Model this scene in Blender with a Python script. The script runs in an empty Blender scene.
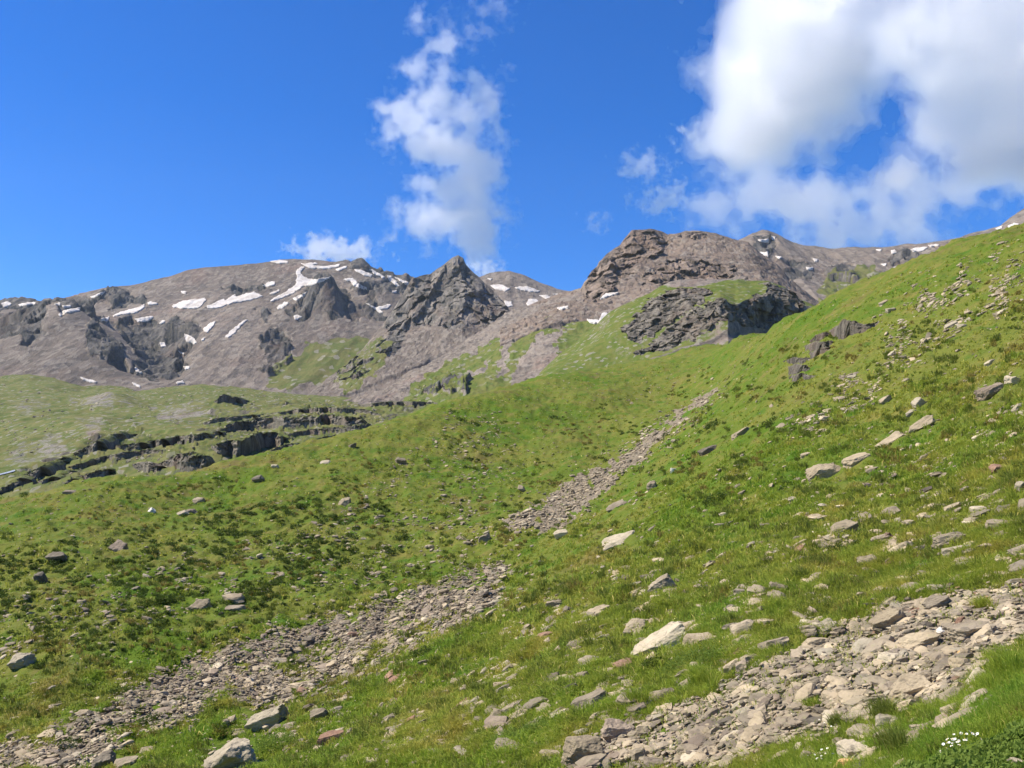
import bpy, bmesh, math, random
import numpy as np
from mathutils import Vector

SC = bpy.context.scene
COL = SC.collection
F, CX, HY = 887.0, 512.0, 480.0          # focal length in pixels, principal column, horizon row
RNG = np.random.default_rng(7)
HAZE = 0.00003
SUN_AZ, SUN_EL = -90.0, 51.0             # azimuth from +Y towards +X, elevation

# ------------------------------------------------------------------ noise
_P = np.random.default_rng(3).permutation(256)
_P = np.concatenate([_P, _P, _P])
_G3 = np.random.default_rng(4).normal(size=(256, 3))
_G3 /= np.linalg.norm(_G3, axis=1)[:, None]

_A2 = np.random.default_rng(5).uniform(0, 2*np.pi, 256)
_G2 = np.stack([np.cos(_A2), np.sin(_A2)], 1)
def perlin2(x, y):
    xi, yi = np.floor(x).astype(np.int32), np.floor(y).astype(np.int32)
    xf, yf = x-xi, y-yi
    xi &= 255; yi &= 255
    fu = xf*xf*xf*(xf*(xf*6-15)+10); fv = yf*yf*yf*(yf*(yf*6-15)+10)
    def g(a, b):
        G = _G2[_P[_P[xi+a]+yi+b]]
        return G[..., 0]*(xf-a)+G[..., 1]*(yf-b)
    a = g(0, 0); a = a+(g(1, 0)-a)*fu
    b = g(0, 1); b = b+(g(1, 1)-b)*fu
    return 1.45*(a+(b-a)*fv)

def perlin(x, y, z=None):
    if z is None: return perlin2(np.asarray(x, float), np.asarray(y, float))
    x = np.asarray(x, float); y = np.asarray(y, float)
    z = np.zeros_like(x) + 0.37 if z is None else np.asarray(z, float)
    xi, yi, zi = np.floor(x).astype(int), np.floor(y).astype(int), np.floor(z).astype(int)
    xf, yf, zf = x - xi, y - yi, z - zi
    xi &= 255; yi &= 255; zi &= 255
    fu = xf*xf*xf*(xf*(xf*6-15)+10); fv = yf*yf*yf*(yf*(yf*6-15)+10); fw = zf*zf*zf*(zf*(zf*6-15)+10)
    def g(a, b, c):
        h = _P[_P[_P[xi+a]+yi+b]+zi+c]
        G = _G3[h]
        return G[..., 0]*(xf-a)+G[..., 1]*(yf-b)+G[..., 2]*(zf-c)
    x00 = g(0,0,0)*(1-fu)+g(1,0,0)*fu; x10 = g(0,1,0)*(1-fu)+g(1,1,0)*fu
    x01 = g(0,0,1)*(1-fu)+g(1,0,1)*fu; x11 = g(0,1,1)*(1-fu)+g(1,1,1)*fu
    return 1.6*((x00*(1-fv)+x10*fv)*(1-fw)+(x01*(1-fv)+x11*fv)*fw)

def fbm(x, y, z=None, octaves=5, gain=0.5, lac=2.03):
    s, a, f = 0.0, 1.0, 1.0
    for k in range(octaves):
        s = s + a*perlin(x*f+17.3*k, y*f-9.1*k, None if z is None else z*f+3.7*k)
        a *= gain; f *= lac
    return s

def ridged(x, y, z=None, octaves=5, gain=0.55, lac=2.1):
    s, a, f, w = 0.0, 1.0, 1.0, 1.0
    for k in range(octaves):
        n = 1-np.abs(perlin(x*f+31.7*k, y*f+5.3*k, None if z is None else z*f-8.9*k))*1.25
        n = n*n
        s = s + a*n*w
        w = np.clip(n*1.4, 0, 1); a *= gain; f *= lac
    return s

_FJ = np.random.default_rng(21).uniform(0.1, 0.9, (256, 3)); _FV = np.random.default_rng(22).uniform(-1, 1, 256); _FG = np.random.default_rng(23).normal(0, 0.55, (256, 3))
def facets(x, y, z, where=None):
    """broken-rock relief: every Voronoi block has its own height and its own tilt; about -1 to 1"""
    shp = np.broadcast(x, y, z).shape
    sel = np.ones(shp, bool) if where is None else where
    P = np.stack([np.broadcast_to(a, shp)[sel] for a in (x, y, z)], 1).astype(float)
    out = np.zeros(shp)
    if not len(P): return out
    I = np.floor(P).astype(int)
    best = np.full(len(P), 1e9); val = np.zeros(len(P))
    for a in (-1, 0, 1):
        for b in (-1, 0, 1):
            for c in (-1, 0, 1):
                J = I+np.array([a, b, c]); Jm = J & 255
                h = _P[_P[_P[Jm[:, 0]]+Jm[:, 1]]+Jm[:, 2]]
                dv = P-(J+_FJ[h]); d = (dv*dv).sum(1)
                m = d < best
                best[m] = d[m]; val[m] = _FV[h[m]]*0.7+(dv[m]*_FG[h[m]]).sum(1)
    out[sel] = val
    return out

# ------------------------------------------------------------------ mesh helpers
def new_mesh(name, V, Fa, mats=(), smooth=False, attrs=None, midx=None):
    """V (n,3); Fa a list of (m,k) arrays"""
    if isinstance(Fa, np.ndarray): Fa = [Fa]
    me = bpy.data.meshes.new(name)
    V = np.ascontiguousarray(V, dtype=np.float32)
    me.vertices.add(len(V)); me.vertices.foreach_set('co', V.ravel())
    loops = np.concatenate([f.ravel() for f in Fa]).astype(np.int32)
    tot = np.concatenate([np.full(len(f), f.shape[1], np.int32) for f in Fa])
    start = np.concatenate([[0], np.cumsum(tot)[:-1]]).astype(np.int32)
    me.loops.add(len(loops)); me.loops.foreach_set('vertex_index', loops)
    me.polygons.add(len(tot)); me.polygons.foreach_set('loop_start', start)
    try: me.polygons.foreach_set('loop_total', tot)
    except Exception: pass
    me.update(calc_edges=True)
    me.polygons.foreach_set('use_smooth', np.full(len(tot), bool(smooth)))
    for m in mats: me.materials.append(m)
    if midx is not None: me.polygons.foreach_set('material_index', np.asarray(midx, np.int32))
    for k, a in (attrs or {}).items():
        at = me.attributes.new(k, 'FLOAT', 'POINT'); at.data.foreach_set('value', np.asarray(a, np.float32).ravel())
    me.update()
    return me

def link(name, me, kind=None, label=None, cat=None, group=None, loc=None):
    o = bpy.data.objects.new(name, me); COL.objects.link(o)
    if kind: o['kind'] = kind
    if label: o['label'] = label
    if cat: o['category'] = cat
    if group: o['group'] = group
    if loc is not None: o.location = loc
    return o

def grid_faces(ny, nx):
    i = np.arange(ny*nx).reshape(ny, nx)
    return np.stack([i[:-1, :-1], i[:-1, 1:], i[1:, 1:], i[1:, :-1]], -1).reshape(-1, 4)

def blur(a, n=1):
    for _ in range(n):
        p = np.pad(a, 1, mode='edge')
        a = (p[:-2, 1:-1]+p[2:, 1:-1]+p[1:-1, :-2]+p[1:-1, 2:]+2*p[1:-1, 1:-1])/6
    return a

def inpoly(poly, x, y):
    r = np.zeros(x.shape, bool)
    n = len(poly)
    for i in range(n):
        x0, y0 = poly[i]; x1, y1 = poly[(i+1) % n]
        if y0 == y1: continue
        c = ((y0 > y) != (y1 > y)) & (x < (x1-x0)*(y-y0)/(y1-y0)+x0)
        r ^= c
    return r

def mask(polys, PX, PY, wob=6.0, scale=14.0, soft=2, seed=0.0):
    jx = PX+wob*fbm(PX/scale+seed, PY/scale*1.6, octaves=4); jy = PY+0.6*wob*fbm(PX/scale-40-seed, PY/scale*1.6+9, octaves=4)
    m = np.zeros(PX.shape)
    for p in polys: m = np.maximum(m, inpoly(p, jx, jy))
    return blur(m, soft)

# ------------------------------------------------------------------ node helper
class NT:
    def __init__(self, name, tree=None):
        if tree is None:
            self.mat = bpy.data.materials.new(name); self.mat.use_nodes = True; tree = self.mat.node_tree
            tree.nodes.clear()
        self.t = tree
    def n(self, typ, out=0, props=None, **ins):
        nd = self.t.nodes.new(typ)
        for k, v in (props or {}).items(): setattr(nd, k, v)
        for k, v in ins.items():
            key = int(k[1:]) if k[0] == 'i' and k[1:].isdigit() else k.replace('_', ' ')
            s = nd.inputs[key]
            if hasattr(v, 'is_output'): self.t.links.new(v, s)
            elif v is not None: s.default_value = v
        self.last = nd
        return nd.outputs[out]
    def math(self, op, a, b=0.0, c=None, clamp=False):
        return self.n('ShaderNodeMath', 0, {'operation': op, 'use_clamp': clamp}, i0=a, i1=b, i2=c if c is not None else 0.0)
    def mix(self, f, a, b, blend='MIX'):
        nd = self.t.nodes.new('ShaderNodeMix'); nd.data_type = 'RGBA'; nd.blend_type = blend
        for idx, v in ((0, f), (6, a), (7, b)):
            s = nd.inputs[idx]
            if hasattr(v, 'is_output'): self.t.links.new(v, s)
            else: s.default_value = (*v, 1.0) if isinstance(v, tuple) and len(v) == 3 else v
        return nd.outputs[2]
    def noise(self, vec, scale, detail=5.0, rough=0.55, dist=0.0, out=0):
        return self.n('ShaderNodeTexNoise', out, None, Vector=vec, Scale=scale, Detail=detail, Roughness=rough, Distortion=dist)
    def ramp(self, v, lo, hi, a=0.0, b=1.0):
        return self.n('ShaderNodeMapRange', 0, {'interpolation_type': 'SMOOTHSTEP'}, Value=v, From_Min=lo, From_Max=hi, To_Min=a, To_Max=b)
    def attr(self, name): return self.n('ShaderNodeAttribute', 2, {'attribute_name': name})
    def pos(self): return self.n('ShaderNodeNewGeometry', 0)
    def scale(self, vec, s): return self.n('ShaderNodeVectorMath', 0, {'operation': 'MULTIPLY'}, i0=vec, i1=s)
    def bump(self, h, strength=0.5, dist=1.0, normal=None):
        return self.n('ShaderNodeBump', 0, None, Height=h, Strength=strength, Distance=dist, Normal=normal)
    def out(self, shader, socket='Surface'):
        o = self.t.nodes.new('ShaderNodeOutputMaterial'); self.t.links.new(shader, o.inputs[socket]); return self.mat
    def principled(self, col, rough=0.9, normal=None, spec=0.2):
        return self.n('ShaderNodeBsdfPrincipled', 0, None, Base_Color=col if hasattr(col, 'is_output') else (*col, 1.0), Roughness=rough, Normal=normal, Specular_IOR_Level=spec)

# ------------------------------------------------------------------ materials
def grass_colour(N, P):
    """the meadow's own colours by place: fresh, olive, straw and rusty patches"""
    a = N.noise(P, 0.045, 5, 0.6); b = N.noise(P, 0.35, 5, 0.65); c = N.noise(P, 2.6, 4, 0.6)
    col = N.mix(N.ramp(a, 0.38, 0.58), (0.090, 0.138, 0.013), (0.138, 0.154, 0.027))
    col = N.mix(N.ramp(b, 0.50, 0.70, 0, 0.85), col, (0.056, 0.128, 0.011))
    col = N.mix(N.ramp(b, 0.49, 0.34, 0, 0.85), col, (0.178, 0.162, 0.040))
    col = N.mix(N.ramp(c, 0.53, 0.70, 0, 0.65), col, (0.040, 0.070, 0.010))
    d = N.noise(N.n('ShaderNodeVectorMath', 0, {'operation': 'ADD'}, i0=P, i1=(91.0, 13.0, 5.0)), 0.11, 5, 0.62)
    col = N.mix(N.ramp(d, 0.56, 0.72, 0, 0.75), col, (0.150, 0.112, 0.042))
    return col

def mat_hillside():
    N = NT('meadow_turf'); P = N.pos()
    g = grass_colour(N, P)
    e1 = N.noise(P, 1.7, 6, 0.7); e2 = N.noise(P, 9.0, 4, 0.6)
    earth = N.mix(N.ramp(e1, 0.35, 0.65), (0.150, 0.120, 0.082), (0.300, 0.250, 0.182))
    earth = N.mix(N.ramp(e2, 0.5, 0.7), earth, (0.085, 0.070, 0.052))
    s = N.attr('scree')
    sm = N.ramp(N.math('ADD', s, N.math('MULTIPLY', N.math('SUBTRACT', e1, 0.5), 0.9)), 0.38, 0.56)
    col = N.mix(sm, g, earth)
    h = N.math('ADD', N.math('MULTIPLY', N.noise(P, 1.3, 6, 0.7), 0.5), N.math('MULTIPLY', N.noise(P, 6.0, 4, 0.65), 0.16))
    nb = N.bump(h, 0.9, 0.6)
    return N.out(N.principled(col, 0.95, nb, 0.1))

def mat_grass(name, base=None, straw=0.25, gain=2.6):
    N = NT(name); P = N.pos()
    v = N.attr('tint')
    col = grass_colour(N, P) if base is None else N.mix(N.noise(P, 3.0, 3), base, tuple(min(1, c*1.5) for c in base))
    col = N.mix(N.ramp(v, 0.0, 1.0, 0.0, 1.0), N.mix(0.3, col, (0.045, 0.075, 0.010)), N.mix(straw, col, (0.22, 0.195, 0.065)))
    col = N.mix(N.ramp(v, 0.93, 0.97, 0.0, 0.75), col, (0.33, 0.27, 0.12))
    col = N.mix(1.0, col, (gain*1.10, gain*1.06, gain*0.8), 'MULTIPLY')
    d = N.principled(col, 0.7, None, 0.25)
    tr = N.n('ShaderNodeBsdfTranslucent', 0, None, Color=col)
    return N.out(N.n('ShaderNodeMixShader', 0, None, i0=0.45, i1=d, i2=tr))

def mat_rock(name, c0, c1, lichen=0.5, scale=1.0):
    N = NT(name)
    tc = N.n('ShaderNodeTexCoord', 3)
    oi = N.n('ShaderNodeObjectInfo', 5)
    P = N.n('ShaderNodeVectorMath', 0, {'operation': 'ADD'}, i0=N.pos(), i1=(3.1, 7.7, 1.3))
    a = N.noise(P, 1.1*scale, 6, 0.65); b = N.noise(P, 7.0*scale, 6, 0.7); c = N.noise(P, 26.0*scale, 4, 0.6)
    col = N.mix(N.ramp(a, 0.33, 0.67), c0, c1)
    lay = N.noise(N.scale(P, (2.0*scale, 2.0*scale, 16.0*scale)), 1.0, 4, 0.6, 0.4)
    col = N.mix(N.ramp(lay, 0.52, 0.70, 0, 0.45), col, tuple(x*0.55 for x in c0))
    col = N.mix(N.ramp(b, 0.57, 0.66, 0, lichen), col, (0.235, 0.235, 0.115))
    col = N.mix(N.ramp(b, 0.43, 0.33, 0, 0.55), col, (0.085, 0.078, 0.068))
    col = N.mix(N.ramp(c, 0.6, 0.75, 0, 0.5), col, (0.42, 0.37, 0.28))
    v = N.attr('tint')
    col = N.mix(1.0, col, N.n('ShaderNodeCombineColor', 0, None, Red=N.ramp(v, -1, 1, 0.62, 1.30), Green=N.ramp(v, -1, 1, 0.63, 1.27), Blue=N.ramp(v, -1, 1, 0.62, 1.2)), 'MULTIPLY')
    h = N.math('ADD', N.math('MULTIPLY', b, 0.6), N.math('ADD', N.math('MULTIPLY', lay, 0.6), N.math('MULTIPLY', c, 0.2)))
    return N.out(N.principled(col, 0.88, N.bump(h, 0.7, 0.06/scale), 0.25))

def mat_mountain(name, k=1.0, grass=((0.086, 0.108, 0.028), (0.135, 0.130, 0.046)), scree=((0.145, 0.119, 0.098), (0.218, 0.180, 0.146)), crag=((0.055, 0.055, 0.053), (0.180, 0.163, 0.143)), cr_grass=0.35, steep=(0.55, 0.74), run=0.38):
    """k scales the pattern: 1 for mountains a kilometre or two away, larger for nearer slopes"""
    N = NT(name); P = N.scale(N.pos(), (1.0, run, 1.0))   # patterns drawn out down the slope
    n1 = N.noise(P, 0.006*k, 6, 0.62); n2 = N.noise(P, 0.048*k, 6, 0.68); n3 = N.noise(P, 0.20*k, 6, 0.72)
    vor = N.n('ShaderNodeTexVoronoi', 1, {'feature': 'F1'}, Vector=P, Scale=0.13*k)
    vv = N.n('ShaderNodeSeparateColor', 0, None, Color=vor)
    sc = N.mix(N.ramp(n1, 0.36, 0.64), scree[0], scree[1])
    sc = N.mix(N.ramp(n2, 0.46, 0.66, 0, 0.42), sc, (0.105, 0.098, 0.092))
    red = N.noise(N.n('ShaderNodeVectorMath', 0, {'operation': 'ADD'}, i0=P, i1=(500.0, 200.0, 0.0)), 0.009*k, 5, 0.65)
    sc = N.mix(N.ramp(red, 0.53, 0.68, 0, 0.45), sc, (0.225, 0.150, 0.118))
    sc = N.mix(N.ramp(n3, 0.52, 0.70, 0, 0.5), sc, (0.085, 0.076, 0.066))
    sc = N.mix(N.ramp(vv, 0.55, 0.95, 0, 0.45), sc, (0.30, 0.265, 0.220))
    sc = N.mix(N.ramp(vv, 0.35, 0.05, 0, 0.5), sc, (0.075, 0.070, 0.066))
    # crag rock with streaks down its faces
    st = N.noise(N.scale(P, (0.055*k, 0.055*k, 0.016*k)), 1.0, 6, 0.72)
    cr = N.mix(N.ramp(st, 0.36, 0.66), crag[0], crag[1])
    cr = N.mix(N.ramp(red, 0.5, 0.7, 0, 0.4), cr, (0.21, 0.135, 0.095))
    cr = N.mix(N.ramp(n3, 0.56, 0.72, 0, 0.5), cr, (0.045, 0.045, 0.045))
    gr = N.mix(N.ramp(n2, 0.38, 0.62), grass[0], grass[1])
    gr = N.mix(N.ramp(n3, 0.58, 0.74, 0, 0.6), gr, (0.048, 0.060, 0.020))
    gr = N.mix(N.ramp(vv, 0.86, 0.97, 0, 0.65), gr, (0.26, 0.24, 0.205))
    up = N.n('ShaderNodeSeparateXYZ', 2, None, Vector=N.n('ShaderNodeNewGeometry', 1))
    jit = N.math('MULTIPLY', N.math('SUBTRACT', n2, 0.5), 1.1)
    jit2 = N.math('MULTIPLY', N.math('SUBTRACT', n3, 0.5), 0.5)
    cm = N.ramp(N.math('ADD', N.attr('crag'), N.math('ADD', jit, jit2)), 0.42, 0.60)
    gm = N.ramp(N.math('ADD', N.attr('grass'), N.math('ADD', jit, jit2)), 0.40, 0.64)
    col = N.mix(cm, sc, cr)
    flat = N.ramp(N.math('ADD', up, jit2), steep[0], steep[1])
    gm2 = N.math('MULTIPLY', gm, flat)
    # on crags grass only keeps to the flatter ledges
    col = N.mix(gm2, col, gr)
    h = N.math('ADD', N.math('MULTIPLY', n2, 3.0), N.math('ADD', N.math('MULTIPLY', n3, 3.6), N.math('MULTIPLY', N.math('MULTIPLY', st, cm), 7.0)))
    h = N.math('ADD', h, N.math('MULTIPLY', vv, 0.9))
    nb = N.bump(h, N.math('SUBTRACT', 0.85, N.math('MULTIPLY', gm2, 0.5)), 1.0/k)
    return N.out(N.principled(col, 0.95, nb, 0.08))

def mat_plain(name, col, rough=0.8, spec=0.2, nscale=0.0, dark=None):
    N = NT(name)
    c = (*col, 1.0)
    if nscale:
        c = N.mix(N.ramp(N.noise(N.pos(), nscale, 5, 0.65), 0.4, 0.7), col, dark)
        nb = N.bump(N.noise(N.pos(), nscale*2, 5, 0.6), 0.4, 0.5/nscale)
        return N.out(N.principled(c, rough, nb, spec))
    return N.out(N.principled(col, rough, None, spec))

M_HILL = mat_hillside()
M_GRASS = mat_grass('grass_blades')
M_TUSS = mat_grass('tussock_blades', (0.060, 0.085, 0.016), 0.3, 1.7)
M_LEAF = mat_grass('shrub_leaves', (0.034, 0.055, 0.012), 0.05, 1.45)
M_LEAF2 = mat_grass('juniper_leaves', (0.068, 0.105, 0.022), 0.10, 1.9)
ROCKS = {
    'grey': mat_rock('grey_rock', (0.215, 0.175, 0.125), (0.340, 0.283, 0.205)),
    'beige': mat_rock('beige_rock', (0.270, 0.218, 0.146), (0.400, 0.328, 0.226), 0.35),
    'pale': mat_rock('pale_rock', (0.350, 0.298, 0.212), (0.455, 0.392, 0.288), 0.3),
    'brown': mat_rock('brown_rock', (0.190, 0.148, 0.110), (0.320, 0.258, 0.195), 0.25),
    'dark': mat_rock('dark_rock', (0.112, 0.094, 0.070), (0.195, 0.168, 0.128), 0.3),
    'rust': mat_rock('rust_rock', (0.225, 0.128, 0.085), (0.300, 0.190, 0.130), 0.1),
    'ochre': mat_rock('ochre_rock', (0.480, 0.290, 0.110), (0.560, 0.380, 0.170), 0.1),
    'white': mat_rock('quartz_rock', (0.60, 0.56, 0.49), (0.74, 0.70, 0.63), 0.0),
}
M_SNOW = mat_plain('old_snow', (0.60, 0.56, 0.515), 0.8, 0.1, 0.06, (0.42, 0.375, 0.325))

# ------------------------------------------------------------------ the near hillside
SKY_NEAR = [(-330,520,135),(-200,515,132),(0,496,122),(100,479,125),(240,462,136),(330,440,145),(385,420,158),(455,402,178),(500,388,200),(560,377,220),
            (590,372,230),(620,366,235),(660,358,240),(700,348,240),(740,336,200),(780,322,165),(822,303,145),(863,283,130),(900,265,120),(960,239,114),(1024,223,108),(1150,172,96),(1300,110,86)]
CTRL = [(1024,768,5),(850,768,8),(700,768,10.5),(560,768,13),(400,768,17),(230,768,23),(100,768,28),(0,768,32),(-200,768,42),(-330,768,48),
 (1024,690,7.2),(1024,640,10),(1024,600,13),(900,640,12.2),(780,690,11.6),(650,640,20),(560,650,22),(450,650,29),(90,735,33),
 (1024,540,17),(1024,480,24),(1024,420,32),(1024,375,41),(1024,300,65),
 (900,560,20),(900,480,33),(900,400,52),(900,320,86),
 (780,620,17.5),(780,560,25),(780,480,42),(780,400,80),(780,350,122),
 (700,640,17.5),(700,560,30),(700,480,57),(700,430,105),(700,400,150),(700,370,205),(760,400,92),(740,370,150),
 (720,392,165),(640,455,120),(580,500,95),(520,528,80),(480,575,64),(400,605,55),(330,640,46.5),(200,700,38),
 (640,520,58),(600,560,41),(560,600,32),(450,620,38),(640,590,26),
 (400,560,78),(400,500,106),(400,450,137),(300,600,60),(300,560,75),(300,500,106),(200,640,49),(200,560,76),(200,500,111),
 (100,680,42),(100,600,60),(100,540,82),(100,500,106),(0,700,42),(0,640,52),(0,560,76),(0,520,98),(-200,640,60),(-200,560,85),(-330,640,62),(-330,560,88),
 (500,560,74),(500,500,106),(500,440,150),(590,470,118),(590,420,165),(640,400,185),
 (1150,600,10),(1150,480,17),(1150,380,29),(1150,280,52),(1300,600,8.5),(1300,480,13),(1300,340,28),(1300,220,48),(1150,768,4.2),(1300,768,3.6),
 (2100,395,9),(2100,640,4.6),(2100,770,3),(2100,215,25),(2100,70,62),(-1000,560,60),(-1000,700,30),(-1000,532,115)]
def build_near():
    pts = [(a, b, c) for a, b, c in CTRL+SKY_NEAR]
    pts += [(a, b+9, c*1.16) for a, b, c in SKY_NEAR]+[(a, b+34, c*1.5) for a, b, c in SKY_NEAR]+[(a, b+85, c*2.3) for a, b, c in SKY_NEAR[::2]]
    for px, t3 in ((-330, -.76), (0, -.72), (512, -.60), (1024, -.50), (1300, -.47)): pts.append((px, HY-F*t3, 3.0))
    for px, t1 in ((-330, -1.52), (0, -1.5), (512, -1.45), (1024, -1.40), (1300, -1.38)): pts.append((px, HY-F*t1, 1.15))
    A = np.array(pts, float)
    U = (A[:, 0]-CX)/F; L = np.log(A[:, 2]); T = (HY-A[:, 1])/F
    X = np.stack([U*1.6, L*0.75], 1)
    def phi(r2): return 0.5*r2*np.log(r2+1e-12)
    D = ((X[:, None]-X[None])**2).sum(-1)
    n = len(X); K = phi(D)+np.eye(n)*2e-4
    Q = np.concatenate([np.ones((n, 1)), X], 1)
    M = np.block([[K, Q], [Q.T, np.zeros((3, 3))]])
    w = np.linalg.solve(M, np.concatenate([T, np.zeros(3)]))
    ny = 720
    px = np.concatenate([np.linspace(-1050, -340, 70, endpoint=False), np.linspace(-340, 1310, 900), np.linspace(1310, 2250, 101)[1:]]); nx = len(px); ly = np.concatenate([np.linspace(math.log(1.2), math.log(5), 60, endpoint=False), np.linspace(math.log(5), math.log(420), ny-60)])
    u = (px-CX)/F
    UU, LL = np.meshgrid(u, ly)
    Tg = np.zeros(UU.shape)
    x0, x1 = UU*1.6, LL*0.75
    for i in range(n): Tg += w[i]*phi((x0-X[i, 0])**2+(x1-X[i, 1])**2)
    Tg += w[n]+w[n+1]*x0+w[n+2]*x1
    Y = np.exp(LL); Xw = UU*Y; Z = Y*Tg
    PX, PY = UU*F+CX, HY-F*Tg
    fade = np.clip(Y/14, 0.25, 1)
    Z += fade*(0.55*fbm(Xw/15, Y/15, octaves=3)+0.30*fbm(Xw/3.6+5, Y/3.6, octaves=3)+0.10*ridged(Xw/1.7, Y/1.7, octaves=2)) - 0.1
    Z += np.clip((Y-40)/80, 0, 1)*0.9*fbm(Xw/26+3, Y/26+8, octaves=4)
    Z += np.clip((Y-15)/30, 0, 1)*0.34*np.clip(fbm(Xw/1.2+3, Y/1.8+8, octaves=2), -.2, 1)
    return px, ly, Xw, Y, Z, PX, PY
NPX, NLY, NX, NYY, NZ, NPXG, NPYG = build_near()

S1 = [(548,768),(575,750),(640,722),(700,702),(730,682),(760,667),(800,652),(830,634),(880,612),(930,600),(990,592),(1040,580),(1060,630),(1024,642),(990,656),(968,690),(925,706),(890,708),(850,728),(770,752),(690,775)]
S2 = [(-10,750),(60,728),(120,702),(135,687),(200,657),(280,632),(340,613),(400,596),(450,579),(500,562),(514,564),(490,588),(503,600),(470,618),(420,641),(380,664),(330,678),(290,702),(240,703),(190,720),(130,742),(80,770),(-10,772)]
S3 = [(503,529),(530,510),(560,490),(600,465),(640,440),(680,412),(706,395),(722,387),(730,382),(716,400),(682,424),(652,449),(622,474),(592,499),(586,511),(540,533)]
S4 = [(690,392),(700,372),(716,366),(720,380),(712,394)]
ISL = [[(270,668),(300,650),(345,644),(330,660),(290,678)],[(395,640),(430,622),(450,618),(420,636)],[(355,652),(385,640),(390,650),(362,664)],[(196,700),(232,692),(240,700),(205,712)],[(100,730),(150,722),(150,735),(110,742)],[(20,742),(55,735),(70,745),(30,755)]]
W3 = [[(940,706),(970,690),(1000,640),(1040,620),(1040,770),(930,770)]]
near_scree = np.maximum.reduce([mask([S1], NPXG, NPYG, 16, 34, 2), mask([S2], NPXG, NPYG, 13, 26, 2), mask([S3], NPXG, NPYG, 6, 14, 1)])
near_scree = near_scree*(1-0.9*np.clip((fbm(NPXG/26+8, NPYG/11, octaves=4)-0.30)*5, 0, 1))
near_scree = near_scree*(1-mask(ISL, NPXG, NPYG, 6, 12, 1))
near_scree *= (NYY < 260)
o_hill = link('hillside', new_mesh('hillside', np.stack([NX, NYY, NZ], -1).reshape(-1, 3), grid_faces(*NX.shape), [M_HILL], True, {'scree': near_scree}), 'structure')

bx, by = np.meshgrid(np.linspace(-60, 60, 121), np.linspace(-40, 2.8, 60))
bz = -1.9+0.14*bx-0.02*np.clip(by, -40, 0)+0.12*fbm(bx/5, by/5, octaves=4)*np.clip(-by/3, 0, 1)
link('hillside', new_mesh('hillside', np.stack([bx, by, bz], -1).reshape(-1, 3), grid_faces(*bx.shape), [M_HILL], True, {'scree': np.zeros(bx.size)}), 'structure')

# visible-surface lookup: for a pixel, the first surface point down its ray
_T = NZ/NYY; _RM = np.maximum.accumulate(_T, axis=0)+np.arange(_T.shape[0])[:, None]*1e-9
def near_at(px, py):
    px = np.atleast_1d(np.asarray(px, float)); py = np.atleast_1d(np.asarray(py, float))
    ci = np.clip(np.round(np.interp(px, NPX, np.arange(len(NPX)))).astype(int), 0, len(NPX)-1)
    t = (HY-py)/F
    y = np.full(px.shape, np.nan)
    for c in np.unique(ci):
        s = ci == c
        col = _RM[:, c]
        v = np.interp(t[s], col, NLY); v[t[s] > col[-1]] = np.nan
        y[s] = np.exp(v)
    x = (px-CX)/F*y
    return x, y, near_z(x, y)
def near_z(x, y):
    u = np.interp(x/y*F+CX, NPX, np.arange(len(NPX))); ly = np.log(y)
    v = np.interp(ly, NLY, np.arange(len(NLY)))
    u = np.nan_to_num(np.clip(u, 0, len(NPX)-1.001)); v = np.nan_to_num(np.clip(v, 0, len(NLY)-1.001))
    i, j = v.astype(int), u.astype(int); a, b = v-i, u-j
    return (NZ[i, j]*(1-a)*(1-b)+NZ[i+1, j]*a*(1-b)+NZ[i, j+1]*(1-a)*b+NZ[i+1, j+1]*a*b)
def near_normal(x, y, e=None):
    e = 0.03*y if e is None else e
    zx = (near_z(x+e, y)-near_z(x-e, y))/(2*e); zy = (near_z(x, y+e)-near_z(x, y-e))/(2*e)
    n = np.stack([-zx, -zy, np.ones_like(zx)], -1)
    return n/np.linalg.norm(n, axis=-1, keepdims=True)

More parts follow.
